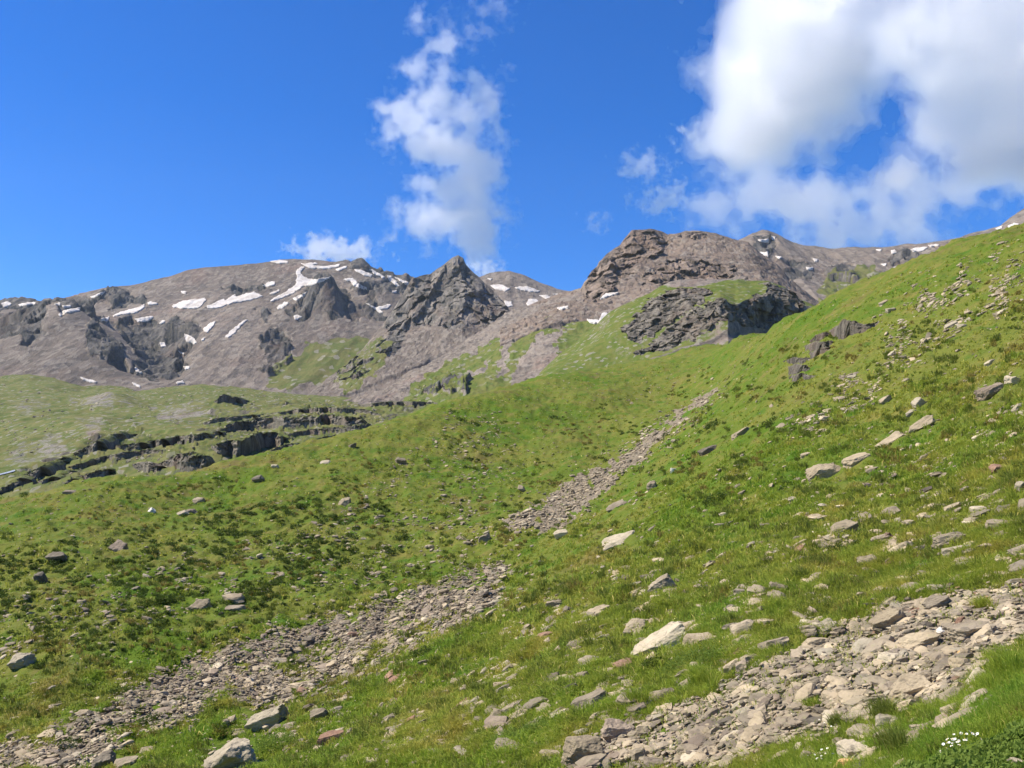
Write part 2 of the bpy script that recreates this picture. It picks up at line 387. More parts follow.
# ------------------------------------------------------------------ far terrain: each a height field over the ground plan
TERRAIN = {}
def terrain(name, curves, px0, px1, mat, nx=700, rows=None, noise=None, masks=None, back=(0.9, 14)):
    px = np.linspace(px0, px1, nx)
    PYc = np.array([np.interp(px, [p[0] for p in c], [p[1] for p in c]) for c in curves])
    Dc = np.array([np.interp(px, [p[0] for p in c], [p[2] for p in c]) for c in curves])
    Dc = np.maximum.accumulate(Dc+np.arange(len(curves))[:, None]*0.5, axis=0)
    rows = rows or [60]*(len(curves)-1)
    P, D = [], []
    for k, r in enumerate(rows):
        s = np.linspace(0, 1, r, endpoint=(k == len(rows)-1))[:, None]
        D.append(Dc[k]*(1-s)+Dc[k+1]*s); P.append(PYc[k]*(1-s)+PYc[k+1]*s)
    P, D = np.concatenate(P), np.concatenate(D)
    for _ in range(10):                                  # round the creases between the guiding curves
        P[1:-1] = (P[:-2]+2*P[1:-1]+P[2:])/4
    Z = D*(HY-P)/F
    U = (px[None]-CX)/F
    slope, nb = back
    top = D[-1]; width = top*0.35
    s = (np.linspace(0, 1, nb+1)[1:, None])**1.5
    Db = top+s*width; Zb = Z[-1]-slope*(Db-top)*np.clip((Db-top)/(0.05*top), 0.25, 1)
    D = np.concatenate([D, Db]); Z = np.concatenate([Z, Zb]); P = np.concatenate([P, np.repeat(P[-1:], nb, 0)])
    X = D*U; PX = np.repeat(px[None], len(D), 0)
    A = {}
    for k, (polys, wob, scale, soft) in (masks or {}).items(): A[k] = mask(polys, PX, P, wob, scale, soft, seed=len(k)*3.1)
    for k in ('grass', 'crag'):
        if k not in A: A[k] = np.zeros(X.shape)
    if noise is not None:
        out = noise(X, D, Z, A, PX, P)
        if isinstance(out, tuple):
            dx, dy, dz = out; X = X+dx; D = D+dy; Z = Z+dz
        else: Z = Z+out
    o = link(name, new_mesh(name, np.stack([X, D, Z], -1).reshape(-1, 3), grid_faces(*X.shape), [mat], True, A), 'structure')
    TERRAIN.setdefault(name, []).append(o)
    return o

M_MTN = mat_mountain('mountain_rock')
M_MTN2 = mat_mountain('ridge_rock', 1.1)
M_PEAK = mat_mountain('peak_rock', 1.6, crag=((0.080, 0.077, 0.071), (0.270, 0.240, 0.205)))
M_RUST = mat_mountain('russet_rock', 1.6, scree=((0.160, 0.122, 0.095), (0.235, 0.180, 0.138)), crag=((0.090, 0.075, 0.063), (0.300, 0.232, 0.182)))
M_MID = mat_mountain('fan_slope', 2.2, grass=((0.090, 0.122, 0.026), (0.140, 0.145, 0.042)), scree=((0.185, 0.155, 0.125), (0.265, 0.220, 0.180)))
M_KNOB = mat_mountain('knoll_rock', 4.0, run=0.8, grass=((0.085, 0.120, 0.022), (0.130, 0.140, 0.036)), crag=((0.075, 0.068, 0.058), (0.250, 0.220, 0.180)), scree=((0.20, 0.17, 0.14), (0.27, 0.23, 0.19)))
M_VAL = mat_mountain('valley_turf', 4.0, crag=((0.050, 0.046, 0.037), (0.165, 0.148, 0.115)), grass=((0.086, 0.114, 0.028), (0.150, 0.145, 0.052)), scree=((0.18, 0.165, 0.14), (0.26, 0.235, 0.20)))

# A: the long snowy mountain behind everything on the left
skA = [(-330,330),(-200,318),(-100,308),(0,300),(15,297),(30,296),(40,299),(58,298),(70,297),(90,291),(107,287),(130,286),(150,281),(172,276),(190,270),(205,267),(230,265),(256,264),(280,260.5),(300,260),(318,261),(335,262),(345,260),(355,258),(362,258),(375,264),(390,270),(400,272),(407,273),(416,278),(440,286),(465,284),(480,277),(497,272),(510,271.5),(525,275),(540,282),(557,289),(575,292),(600,298),(660,306)]
cragA = [[(-60,325),(0,318),(25,312),(45,312),(52,330),(44,350),(30,362),(22,350),(0,345),(-60,350)],[(52,316),(92,318),(103,335),(98,350),(80,340),(62,346)],[(82,352),(104,345),(122,350),(132,374),(108,372),(88,366)],
         [(105,330),(140,318),(165,322),(195,322),(200,335),(190,350),(185,375),(150,382),(130,372),(140,350)],
         [(0,296),(60,297),(130,290),(140,300),(90,306),(0,312)],[(110,300),(140,300),(142,306),(110,312)],
         [(288,322),(300,305),(312,292),(330,283),(345,297),(352,312),(348,320),(310,322)],[(345,258),(365,257),(400,272),(412,276),(410,283),(385,276),(362,270),(345,266)],
         [(350,300),(365,285),(395,276),(412,284),(410,300),(392,304),(370,308)],[(345,312),(375,306),(388,314),(350,322)],
         [(258,348),(270,336),(288,335),(292,342),(284,354),(265,360)],[(260,372),(272,358),(296,352),(285,366),(268,378)],[(210,296),(255,290),(272,292),(240,300)],[(258,318),(272,314),(268,330)]]
grassA = [[(262,385),(285,362),(320,345),(365,335),(380,345),(330,375),(290,395)],[(400,330),(440,318),(455,325),(420,340)]]
def nzA(X, Y, Z, A, PX, PY):
    r = ridged(X/150, Y/260, octaves=5)-0.9
    r2 = ridged(X/48+9, Y/80, octaves=4)-0.9
    low = fbm(X/420, Y/420, octaves=3)
    dz = 10*low+2.2*fbm(X/55, Y/190, octaves=6, gain=0.56)+4.5*(1-A['crag'])*ridged(X/120+4, Y/700, octaves=4)+A['crag']*(14*r+3*r2+11*facets(X/46, Y/75, Z/60, A['crag'] > .03)+4*facets(X/17+9, Y/30, Z/25, A['crag'] > .03))
    # hollow between the left spur and the big slope, the spur itself and the pyramid crag
    def bump(px, d, rx, ry, h):
        return h*np.exp(-((PX-px)/rx)**2-((Y-d)/ry)**2)
    dz += bump(60, 1480, 45, 170, 46)+bump(158, 1440, 30, 160, -34)+bump(322, 1690, 20, 75, 66)+bump(378, 1760, 26, 60, 26)+bump(225, 1560, 60, 200, 10)
    edge = np.clip((Y-(Y.max(axis=0)/1.35-60))/60, 0, 1)
    return dz*(1-0.62*edge)
skAd = [(a, b, 2020-0.1*abs(a-300)) for a, b in skA]
terrain('mountain', [[(-330,430,900),(660,430,900)], [(-330,388,1120),(0,386,1150),(200,390,1200),(660,388,1200)],
    [(-330,364,1330),(0,350,1330),(120,352,1380),(190,352,1400),(260,350,1420),(340,332,1520),(420,325,1560),(520,318,1620),(660,322,1620)],
    [(-330,345,1600),(0,320,1650),(100,318,1680),(200,308,1720),(256,300,1760),(300,292,1800),(350,288,1840),(410,298,1840),(520,300,1840),(660,316,1800)], skAd],
    -330, 660, M_MTN, 900, [30, 90, 120, 120], nzA, {'crag': (cragA, 7, 16, 2), 'grass': (grassA, 8, 18, 3)})

# D: the far ridge on the right and the summit that peeps over the hill
skD = [(600,312),(660,300),(700,262),(735,243),(752,234),(762,232),(768,233),(772,235),(780,238.5),(792,243),(803,246),(815,248),(827,250),(840,250),(855,249),(870,248),(890,247),(910,246),(925,244),(940,242),(960,238),(985,231),(1000,226),(1008,219),(1016,213),(1024,208),(1060,190),(1120,172),(1310,140)]
cragD = [[(770,270),(790,262),(812,272),(810,284),(785,284)],[(822,288),(832,272),(850,268),(880,272),(878,292),(850,302),(830,300)],[(752,240),(775,243),(775,262),(755,262)],[(888,262),(915,256),(914,266),(890,270)],[(740,262),(770,268),(768,285),(742,285)]]
grassD = [[(815,300),(835,275),(870,268),(890,280),(870,310),(830,320)]]
def nzD(X, Y, Z, A, PX, PY):
    r = ridged(X/120+3, Y/200, octaves=5)-0.9
    edge = np.clip((Y-(Y.max(axis=0)/1.35-60))/60, 0, 1)
    return (8*fbm(X/300, Y/300, octaves=3)+4*fbm(X/50, Y/160, octaves=5)+7*ridged(X/110+4, Y/600, octaves=4)+A['crag']*(10*r+9*facets(X/35, Y/60, Z/50, A['crag'] > .03)))*(1-0.6*edge)
terrain('mountain_ridge', [[(600,380,1000),(1310,380,900)], [(600,340,1150),(1310,330,1050)], [(600,322,1400),(740,285,1420),(830,300,1400),(900,290,1400),(1024,285,1350),(1310,240,1300)],
    [(a, b, 1850-0.4*(a-600)) for a, b in skD]], 600, 1310, M_MTN2, 620, [20, 110, 130], nzD, {'crag': (cragD, 7, 15, 2), 'grass': (grassD, 8, 16, 3)})

# B: the dark pointed peak
skB = [(250,425),(300,402),(330,378),(360,352),(385,322),(400,300),(412,279),(421,276),(430,274.5),(438,269),(445,264),(452,258),(458,255.5),(463,258),(466,265),(475,274),(485,283),(495,292),(503,301),(508,310),(520,322),(560,350)]
cragB = [[(415,277),(458,252),(470,266),(512,306),(508,322),(475,326),(440,326),(420,324),(405,310)],[(372,352),(385,338),(395,330),(408,338),(404,350),(388,356)],[(385,312),(405,290),(415,300),(400,335),(385,330)],[(335,378),(350,360),(372,358),(360,380)]]
def nzB(X, Y, Z, A, PX, PY):
    r = ridged(X/70+1.3, Y/150+Z/260, octaves=5)-0.95
    r2 = ridged(X/26+7, Y/50, Z/60, octaves=4)-0.9
    edge = np.clip((Y-(Y.max(axis=0)/1.35-25))/25, 0, 1)
    dz = 4*fbm(X/70, Y/90, octaves=5)+(1-A['crag'])*(0.5*ridged(X/7, Y/16, octaves=3)+1.0*facets(X/6, Y/14, Z/8))+A['crag']*(5*r+1.5*r2)
    k = A['crag']*(1-edge)
    return (k*6*(ridged(X/30+5, Y/60, Z/70, octaves=4)-.8), -k*(9*(ridged(X/60+1, Y/90, Z/140, octaves=4)-.8)+9*facets(X/30, Y/60, Z/52, k > .02)+4*facets(X/11+4, Y/20, Z/17, k > .02)), dz*(1-0.72*edge))
terrain('rocky_peak', [[(250,440,820),(560,430,820)], [(250,432,900),(330,398,960),(400,376,1030),(430,360,1070),(470,345,1080),(505,322,1190),(560,356,1200)],
    [(250,428,960),(330,388,1080),(370,350,1150),(400,332,1205),(430,323,1195),(462,326,1135),(480,325,1165),(503,312,1240),(560,354,1250)],
    [(a, b, 1330-0.9*abs(a-450)*0.9) for a, b in skB]], 250, 560, M_PEAK, 520, [15, 110, 220], nzB, {'crag': (cragB, 6, 13, 2), 'grass': ([[(330,372),(372,338),(395,340),(380,372),(345,392)]], 8, 12, 3)}, back=(1.2, 14))

# C: the broad russet peak
skC = [(500,318),(540,300),(560,293),(580,290),(585,282),(590,276),(598,268),(600,262),(606,255),(612,250),(620,245),(625,238),(632,231),(640,230),(655,230),(662,231),(668,234),(675,234),(685,231),(700,231),(715,233),(725,236),(735,239),(748,242),(762,254),(778,266),(790,280),(815,300),(850,325),(900,350)]
cragC = [[(582,290),(600,258),(628,230),(662,228),(672,240),(662,256),(640,262),(625,280),(612,292),(590,300)],[(640,272),(680,262),(730,262),(735,280),(690,285),(645,285)],[(676,230),(705,230),(708,240),(680,238)]]
def nzC(X, Y, Z, A, PX, PY):
    r = ridged(X/70+1.3, Y/110, octaves=5)-0.95
    r2 = ridged(X/24+7, Y/40, Z/50, octaves=4)-0.9
    edge = np.clip((Y-(Y.max(axis=0)/1.35-25))/25, 0, 1)
    dz = 5*fbm(X/90, Y/90, octaves=5)+(1-A['crag'])*(0.7*ridged(X/8, Y/18, octaves=3)+1.3*facets(X/7, Y/16, Z/9))+A['crag']*(5*r+1.5*r2)
    k = A['crag']*(1-edge)
    return (k*5*(ridged(X/25+5, Y/50, Z/40, octaves=4)-.8), -k*(7*(ridged(X/36+1, Y/70, Z/60, octaves=4)-.8)+8*facets(X/26, Y/45, Z/30, k > .02)+4*facets(X/10+4, Y/18, Z/12, k > .02)), dz*(1-0.66*edge))
terrain('rocky_mountain', [[(500,400,620),(900,400,620)], [(500,345,800),(570,322,850),(620,316,850),(700,302,850),(800,308,850),(900,360,820)],
    [(500,330,900),(570,304,960),(620,292,980),(680,276,990),(760,274,990),(830,316,960),(900,355,900)],
    [(a, b, 1190-0.5*abs(a-660)) for a, b in skC]], 500, 900, M_RUST, 620, [15, 110, 200], nzC, {'crag': (cragC, 6, 13, 2)}, back=(1.0, 14))

# the grassy fan with its scree streaks under the peaks
gM = [[(392,402),(425,380),(452,362),(490,344),(520,328),(548,320),(575,316),(600,322),(655,330),(700,320),(745,325),(745,400),(520,410),(400,410)]]
cM = [[(438,384),(450,378),(470,384),(468,394),(440,395)],[(415,396),(440,388),(440,396)]]
sM = [[(508,392),(518,362),(532,344),(548,334),(566,330),(556,346),(565,358),(590,366),(585,378),(540,390)],[(430,392),(470,372),(500,356),(470,380),(445,396)],[(500,348),(512,338),(508,372),(498,384)]]
def nzM(X, Y, Z, A, PX, PY):
    A['grass'] *= 1-0.9*mask(sM, PX, PY, 8, 14, 2)
    return 4.5*fbm(X/60, Y/90, octaves=5)+1.0*ridged(X/9, Y/12, octaves=3)+A['crag']*4*ridged(X/25, Y/25, octaves=4)
terrain('scree_slope', [[(340,440,420),(760,430,400)], [(340,410,620),(460,398,600),(520,391,575),(590,378,555),(650,364,540),(760,345,520)],
    [(340,406,680),(380,394,700),(440,372,760),(505,350,770),(560,338,770),(620,332,750),(760,322,740)],
    [(340,403,720),(375,395,800),(420,370,900),(460,346,960),(505,314,1030),(530,305,1050),(560,297,1060),(580,293,1070),(600,292,1070),(640,296,1000),(760,302,960)]],
    340, 760, M_MID, 560, [15, 80, 110], nzM, {'grass': (gM, 7, 16, 3), 'crag': (cM, 5, 10, 2)})

# the grassy knoll with its cliff
skG = [(520,400),(540,374),(560,354),(575,343),(590,331),(610,312),(625,304),(640,297),(650,293),(660,286),(670,281),(680,278.5),(700,277.5),(720,279),(738,277.5),(750,281),(768,281),(785,287),(797,297),(810,303),(825,310),(850,325),(900,345)]
cG = [[(735,304),(752,296),(768,292),(790,296),(803,308),(808,322),(798,330),(770,329),(742,324),(722,322)],[(638,352),(655,335),(680,318),(705,303),(722,298),(735,304),(722,322),(700,336),(676,348)],
      [(622,332),(640,312),(655,298),(672,288),(702,286),(712,294),(686,311),(660,326),(638,344)],[(760,285),(790,288),(800,300),(775,296)]]
gG = [[(500,330),(600,290),(850,270),(900,420),(500,420)]]
rG = [[(690,352),(720,336),(745,327),(748,332),(718,346)],[(662,372),(700,348),(714,350),(680,372)]]
def nzG(X, Y, Z, A, PX, PY):
    A['grass'] *= 1-0.85*np.maximum(A['crag'], mask(rG, PX, PY, 5, 10, 2))
    r = ridged(X/26+2, Y/34, Z/40, octaves=5)-0.95
    edge = np.clip((Y-(Y.max(axis=0)/1.35-14))/14, 0, 1)
    n3 = ridged(X/14, Y/14, Z/22, octaves=4)-0.9
    dz = (3.2*fbm(X/45, Y/60, octaves=5)+A['crag']*1.5*r)*(1-0.7*edge)
    k = A['crag']*(1-edge)
    return (k*(0.8*n3+2.2*facets(X/8+7, Y/10, Z/9, k > .02)+1.2*facets(X/3+7, Y/4, Z/3.4, k > .02)), -k*(1.6*(ridged(X/14+3, Y/30, Z/40, octaves=4)-0.7)+2.8*facets(X/8, Y/16, Z/14, k > .02)+1.3*facets(X/3.0+4, Y/6, Z/4, k > .02)), dz)
terrain('knoll', [[(520,440,330),(900,420,320)], [(520,404,430),(540,384,448),(600,372,455),(640,362,452),(700,344,440),(728,331,438),(740,331,456),(768,331,488),(800,330,506),(830,334,510),(900,350,510)],
    [(520,402,450),(540,379,482),(600,344,490),(640,326,484),(680,312,472),(720,299,456),(735,302,466),(768,294,496),(800,306,514),(830,318,520),(900,348,520)],
    [(a, b, 565-0.1*abs(a-700)) for a, b in skG]], 520, 900, M_KNOB, 640, [15, 130, 130], nzG, {'crag': (cG, 5, 11, 1), 'grass': (gG, 2, 20, 1)}, back=(0.5, 14))

# the green valley floor with hummocks
skV = [(-330,372,1020),(0,376,1020),(30,375,1020),(55,379,1010),(80,386,1000),(100,388,980),(125,388,980),(140,390,980),(160,386,1000),(180,384,1020),(200,384,1020),(240,388,1000),(270,391,980),(300,394,960),(350,398,940),(390,401,900),(440,401,880),(540,404,860)]
sV = [[(0,455),(30,440),(60,435),(80,448),(60,462),(20,470)],[(150,412),(190,402),(215,404),(205,420),(170,424)],[(0,400),(40,398),(60,408),(20,416)],[(70,425),(100,418),(110,432),(85,438)],[(60,400),(90,398),(140,404),(120,412),(80,410)],[(400,402),(440,398),(450,406),(420,410)]]
ledge_zone = [[(-60,505),(0,486),(60,455),(96,434),(135,428),(180,440),(200,428),(210,410),(290,401),(380,404),(448,400),(420,412),(375,424),(340,446),(240,475),(160,486),(60,496)]]
def nzV(X, Y, Z, A, PX, PY):
    lz = mask(ledge_zone, PX, PY, 8, 18, 4); A['crag'] = 0.70*lz
    A['grass'] = 0.95-0.36*mask(sV, PX, PY, 9, 14, 5)-0.26*lz-0.25*np.clip(fbm(X/40, Y/60, octaves=4), 0, 1)
    def bump(px, d, rx, ry, h): return h*np.exp(-((PX-px)/rx)**2-((Y-d)/ry)**2)
    return 3.0*fbm(X/70, Y/90, octaves=4)+0.8*fbm(X/12, Y/16, octaves=4)+lz*(2.2*facets(X/26, Y/14, Z/9, lz > .03)+1.0*facets(X/9+3, Y/5, Z/4, lz > .03))+bump(112, 720, 26, 60, 9)+bump(40, 560, 60, 60, 5)+bump(215, 640, 40, 60, 5)
terrain('valley_floor', [[(-330,540,160),(540,470,200)], [(-330,505,230),(0,492,262),(100,478,268),(200,462,275),(300,446,300),(400,426,340),(540,410,380)],
    [(-330,450,420),(0,446,440),(100,432,450),(200,424,480),(300,412,520),(400,406,560),(540,406,600)],
    [(-330,404,700),(0,404,700),(60,402,720),(100,404,700),(200,402,750),(300,402,750),(400,404,750),(540,405,740)], skV],
    -330, 540, M_VAL, 620, [20, 90, 80, 60], nzV, {}, back=(0.5, 8))
# the broad base the mountains stand on, out past the frame on every side
gx, gy = np.meshgrid(np.linspace(-2600, 2600, 60), np.linspace(-300, 3300, 50))
gz = -70+8*fbm(gx/300, gy/300, octaves=3)-0.02*np.abs(gx)
link('ground', new_mesh('ground', np.stack([gx, gy, gz], -1).reshape(-1, 3), grid_faces(*gx.shape), [M_VAL], True, {'grass': np.full(gx.size, 0.8), 'crag': np.zeros(gx.size)}), 'structure')
bpy.context.view_layer.update()

def cast(px, py, names):
    d = Vector(((px-CX)/F, 1.0, (HY-py)/F)).normalized()
    best = None
    for nm in names:
        for o in TERRAIN[nm]:
            ok, loc, nor, idx = o.ray_cast(Vector((0, 0, 0)), d)
            if ok and (best is None or loc.length < best[0].length): best = (loc.copy(), nor.copy())
    return best

# ------------------------------------------------------------------ words for where a thing lies
def where(px, py, marks, skip=None):
    best = sorted(((px-x)**2+(1.25*(py-y))**2, n, x, y) for n, x, y in marks if n != skip)
    out = []
    for d2, n, x, y in best[:6]:
        d = math.sqrt(d2)
        dx, dy = px-x, py-y
        h = 'right of' if dx > 0 else 'left of'; v = 'below' if dy > 0 else 'above'
        if abs(dx) > 2.4*abs(dy): rel = h
        elif abs(dy) > 2.4*abs(dx): rel = v
        else: rel = v+' and '+h
        near = 'just ' if d < 16 else ('' if d < 60 else 'well ')
        out.append(near+rel+' '+n)
    return out
USED = {}
def unique(cands):
    for c in cands:
        if c not in USED: USED[c] = 1; return c
    c = cands[0]
    for r in ('second', 'third', 'fourth', 'fifth', 'sixth', 'seventh', 'eighth'):
        k = r+' largest '+c
        if k not in USED and len(k.replace('-', ' ').split()) <= 16: USED[k] = 1; return k
    return c

# ------------------------------------------------------------------ snow patches
from mathutils.geometry import delaunay_2d_cdt
def _t(ox, oy, f, pts): return [(ox+x/f, oy+y/f) for x, y in pts]
SNOW = []
def sn(terr, ox, oy, f, *polys):
    for p in polys: SNOW.append((terr, _t(ox, oy, f, p)))
sn('mountain', 100, 240, 4.8, [(345,318),(400,295),(505,280),(510,290),(480,325),(430,332),(350,325)], [(512,322),(590,285),(600,292),(650,262),(655,275),(735,250),(785,272),(700,295),(640,303),(560,330),(520,330)],
   [(165,382),(250,367),(255,375),(230,393),(180,395)], [(60,365),(110,345),(170,330),(215,312),(218,322),(180,350),(110,358),(70,370)], [(0,383),(45,370),(40,387),(0,392)], [(228,303),(245,297),(280,307),(270,313),(235,313)],
   [(388,247),(415,250),(412,260),(392,256)], [(285,402),(300,388),(315,388),(305,402),(290,406)], [(405,452),(440,465),(468,495),(450,500),(415,492)], [(497,430),(530,402),(558,393),(550,410),(515,445),(500,440)],
   [(485,480),(505,470),(500,483),(488,487)], [(600,470),(625,440),(690,390),(708,385),(680,410),(650,445),(615,472)], [(375,535),(405,545),(405,555),(385,545)], [(285,495),(310,495),(320,513),(295,515)],
   [(400,610),(430,608),(432,620),(410,625)], [(365,686),(400,678),(405,690),(370,695)], [(165,615),(180,618),(203,640),(190,643),(170,628)], [(155,688),(195,700),(195,710),(165,700)], [(780,220),(810,203),(838,203),(838,218),(800,226)],
   [(815,258),(860,240),(862,250),(830,262)], [(850,330),(885,300),(908,305),(880,328),(855,335)], [(818,105),(860,97),(905,105),(900,113),(850,113)])
sn('mountain', 280, 240, 6.4, [(-60,388),(0,355),(60,320),(100,290),(110,230),(105,205),(112,190),(135,172),(155,178),(128,208),(150,235),(180,250),(240,255),(325,237),(280,262),(190,295),(150,295),(90,340),(20,372),(-60,398)],
   [(135,155),(230,148),(240,155),(205,165),(290,172),(380,157),(380,172),(300,187),(200,183)], [(355,190),(430,168),(425,182),(375,198)], [(80,378),(180,332),(165,352),(125,385),(100,390)], [(-2,418),(50,400),(55,410),(0,442),(-20,435)],
   [(88,490),(110,483),(142,493),(110,515),(92,508)], [(475,190),(520,195),(590,225),(580,240),(540,228),(490,205)], [(570,190),(590,193),(672,238),(655,245),(600,215)], [(685,230),(710,232),(765,295),(750,298),(690,250)],
   [(735,238),(820,275),(820,290),(775,268)], [(405,258),(430,246),(470,245),(478,262),(500,282),(555,308),(558,320),(500,310),(462,286),(450,266)], [(545,405),(620,435),(690,415),(712,418),(690,440),(640,445),(658,470),(640,470),(590,435)], [(715,330),(750,325),(745,340),(720,340)])
sn('mountain', 0, 240, 4.8, [(10,305),(30,297),(55,305),(50,318),(15,325)], [(90,312),(130,302),(195,300),(185,318),(150,310),(95,320)], [(432,275),(480,257),(503,247),(498,259),(445,279)], [(280,360),(310,340),(385,327),(385,340),(330,350),(290,368)],
   [(262,310),(290,303),(290,317)], [(385,660),(420,670),(465,683),(460,692),(400,674)], [(295,680),(310,684),(328,698),(305,694)], [(300,318),(340,317),(338,325),(305,325)])
sn('mountain', 256, 220, 4.0, [(935,262),(980,260),(1015,275),(1000,287),(960,278)], [(993,325),(1024,330),(1028,345),(1000,350)], [(925,235),(945,235),(940,242)])
sn('mountain', 512, 220, 4.0, [(10,272),(60,267),(112,285),(100,291),(40,283)], [(108,303),(135,303),(200,318),(195,325),(150,322)], [(165,297),(200,299),(195,307)], [(55,335),(65,320),(95,318),(110,332),(85,345),(85,355),(70,352)])
ANY = ('mountain', 'rocky_mountain', 'scree_slope', 'rocky_peak', 'mountain_ridge')
sn(ANY, 512, 220, 4.0, [(180,355),(225,348),(225,355),(190,362)], [(300,402),(350,405),(360,378),(380,372),(390,390),(378,410),(345,417),(310,412)], [(352,318),(375,298),(425,292),(420,300),(375,312)], [(538,312),(562,308),(562,320),(540,320)])
sn('mountain_ridge', 512, 220, 4.0, [(985,80),(1024,79),(1026,92),(1000,91)], [(980,132),(1024,130),(1026,148),(1005,144)])
sn('mountain_ridge', 768, 200, 4.0, [(480,290),(500,270),(555,265),(520,285),(490,305)], [(570,200),(590,193),(640,190),(620,205),(580,208)], [(640,182),(680,178),(685,184),(650,188)], [(490,205),(505,202),(518,212),(495,217)], [(430,200),(455,200),(450,206)],
   [(150,270),(180,272),(180,280),(155,280)], [(178,235),(200,240),(198,250),(185,247)], [(30,225),(55,231),(45,238)], [(450,258),(475,255),(470,265)], [(10,145),(30,150),(28,162),(12,158)], [(958,105),(985,95),(1005,97),(990,112),(962,116)], [(910,116),(940,103),(935,115),(918,121)])
MTN_MARKS = [('the dark pyramid crag', 322, 300), ('the pointed dark peak', 458, 262), ('the snow-streaked summit', 362, 260), ('the jagged shoulder crags', 50, 335), ('the broad russet peak', 645, 236), ('the low saddle', 570, 290),
             ('the domed skyline', 230, 266), ('the boulder-filled hollow', 165, 355), ('the summit peeping over the green hill', 1016, 212), ('the low brown ridge top', 762, 233), ('the grey cirque crag', 850, 285), ('the left end of the skyline', 12, 298)]
for terr, poly in SNOW:
    names = (terr,) if isinstance(terr, str) else terr
    a = np.array(poly); cxy = a.mean(0); w_, h_ = np.ptp(a[:, 0]), np.ptp(a[:, 1])
    B = []
    for i in range(len(a)):
        p, q = a[i], a[(i+1) % len(a)]
        n = max(2, int(np.hypot(*(q-p))/0.9))
        for k in range(n): B.append(p+(q-p)*k/n)
    B = np.array(B)
    B = B+min(1.0, 0.3+0.05*min(w_, h_*2))*np.stack([fbm(B[:, 0]/3.5, B[:, 1]/3.5, octaves=4), 0.7*fbm(B[:, 0]/3.5+50, B[:, 1]/3.5, octaves=4)], 1)
    gx, gy = np.meshgrid(np.arange(a[:, 0].min(), a[:, 0].max(), 1.3), np.arange(a[:, 1].min(), a[:, 1].max(), 0.9))
    gp = np.stack([gx.ravel(), gy.ravel()], 1)
    if len(gp): gp = gp[inpoly(B, gp[:, 0], gp[:, 1])]
    nB = len(B); pts = [Vector(p) for p in B]+[Vector(p) for p in gp]
    vs, es, fs, ov, oe, of = delaunay_2d_cdt(pts, [(i, (i+1) % nB) for i in range(nB)], [], 1, 1e-4)
    if not fs: continue
    hits, ok = [], True
    for v in vs:
        r = cast(v[0], v[1], names)
        hits.append(r[0] if r else None)
    good = [h for h in hits if h is not None]
    if len(good) < 6: continue
    dm = np.median([h.y for h in good])
    V = []
    for v, h in zip(vs, hits):
        d = h.y if h is not None and abs(h.y-dm) < 0.10*dm else dm
        V.append(((v[0]-CX)/F*d, d, (HY-v[1])/F*d))
    V = np.array(V); c0 = V.mean(0)
    top = V+np.array([0, -0.8, 1.3]); bot = V+np.array([0, 2.0, -2.5])
    tri = np.array([f for f in fs if len(f) == 3])
    cnt = {}
    for t in tri:
        for i in range(3):
            e = (t[i], t[(i+1) % 3]); cnt[e] = 1
    rim = [e for e in cnt if (e[1], e[0]) not in cnt]
    n = len(V)
    side = np.array([(e[1], e[0], e[0]+n, e[1]+n) for e in rim])
    p0, p1, p2 = top[tri[:, 0]], top[tri[:, 1]], top[tri[:, 2]]
    nz = np.cross(p1-p0, p2-p0)[:, 2].sum()
    if nz < 0: tri = tri[:, ::-1]; side = side[:, ::-1]
    me = new_mesh('snow_patch', np.concatenate([top, bot])-c0, [tri, tri[:, ::-1]+n, side], [M_SNOW], True)
    size = 'large' if w_*h_ > 260 else ('small' if w_*h_ > 45 else 'tiny')
    shape = 'streak of old snow' if w_ > 3.2*h_ else ('long snowfield' if size == 'large' else 'patch of old snow')
    lab = unique([f'{size} {shape} {q}' for q in where(cxy[0], cxy[1], MTN_MARKS)])
    link('snow_patch', me, None, lab, 'snow patch', 'snow patches left on the mountains', c0)

# ------------------------------------------------------------------ rocks
_ICO = {}
def ico(n):
    if n not in _ICO:
        bm = bmesh.new(); bmesh.ops.create_icosphere(bm, subdivisions=n, radius=1.0)
        _ICO[n] = (np.array([v.co[:] for v in bm.verts]), np.array([[v.index for v in f.verts] for f in bm.faces])); bm.free()
    return _ICO[n]
def rock_shape(seed, sub=3, planes=13, rough=0.05, flat=1.0):
    """a broken block: directions cut by random planes, then roughened; unit half-size"""
    r = np.random.default_rng(seed)
    V, Fc = ico(sub)
    nrm = r.normal(size=(planes, 3)); nrm[:, 2] *= 0.8*flat
    box = np.array([[1,0,0],[-1,0,0],[0,1,0],[0,-1,0],[0,0,1],[0,0,-1]], float)+r.normal(size=(6, 3))*0.20
    nrm = np.concatenate([nrm, box, box+r.normal(size=(6, 3))*0.1]); nrm /= np.linalg.norm(nrm, axis=1)[:, None]
    d = np.concatenate([r.uniform(0.72, 1.12, planes), r.uniform(0.66, 0.92, 12)])
    dots = V@nrm.T
    R = np.where(dots > 0.05, d/np.maximum(dots, 0.05), 9.0).min(1)
    P = V*R[:, None]
    s = seed*1.37
    P = P*(1+rough*2.2*fbm(P[:, 0]*1.6+s, P[:, 1]*1.6, P[:, 2]*1.6, octaves=2)+rough*fbm(P[:, 0]*5+s, P[:, 1]*5, P[:, 2]*5, octaves=3))[:, None]
    # bedding: thin steps across the block
    st = 0.05*np.round(perlin(P[:, 2]*5+s, P[:, 2]*0+0.5, P[:, 0]*0.4)*2)/2
    P[:, :2] *= (1+st)[:, None]
    ext = np.abs(P).max(0)
    return P/ext, Fc

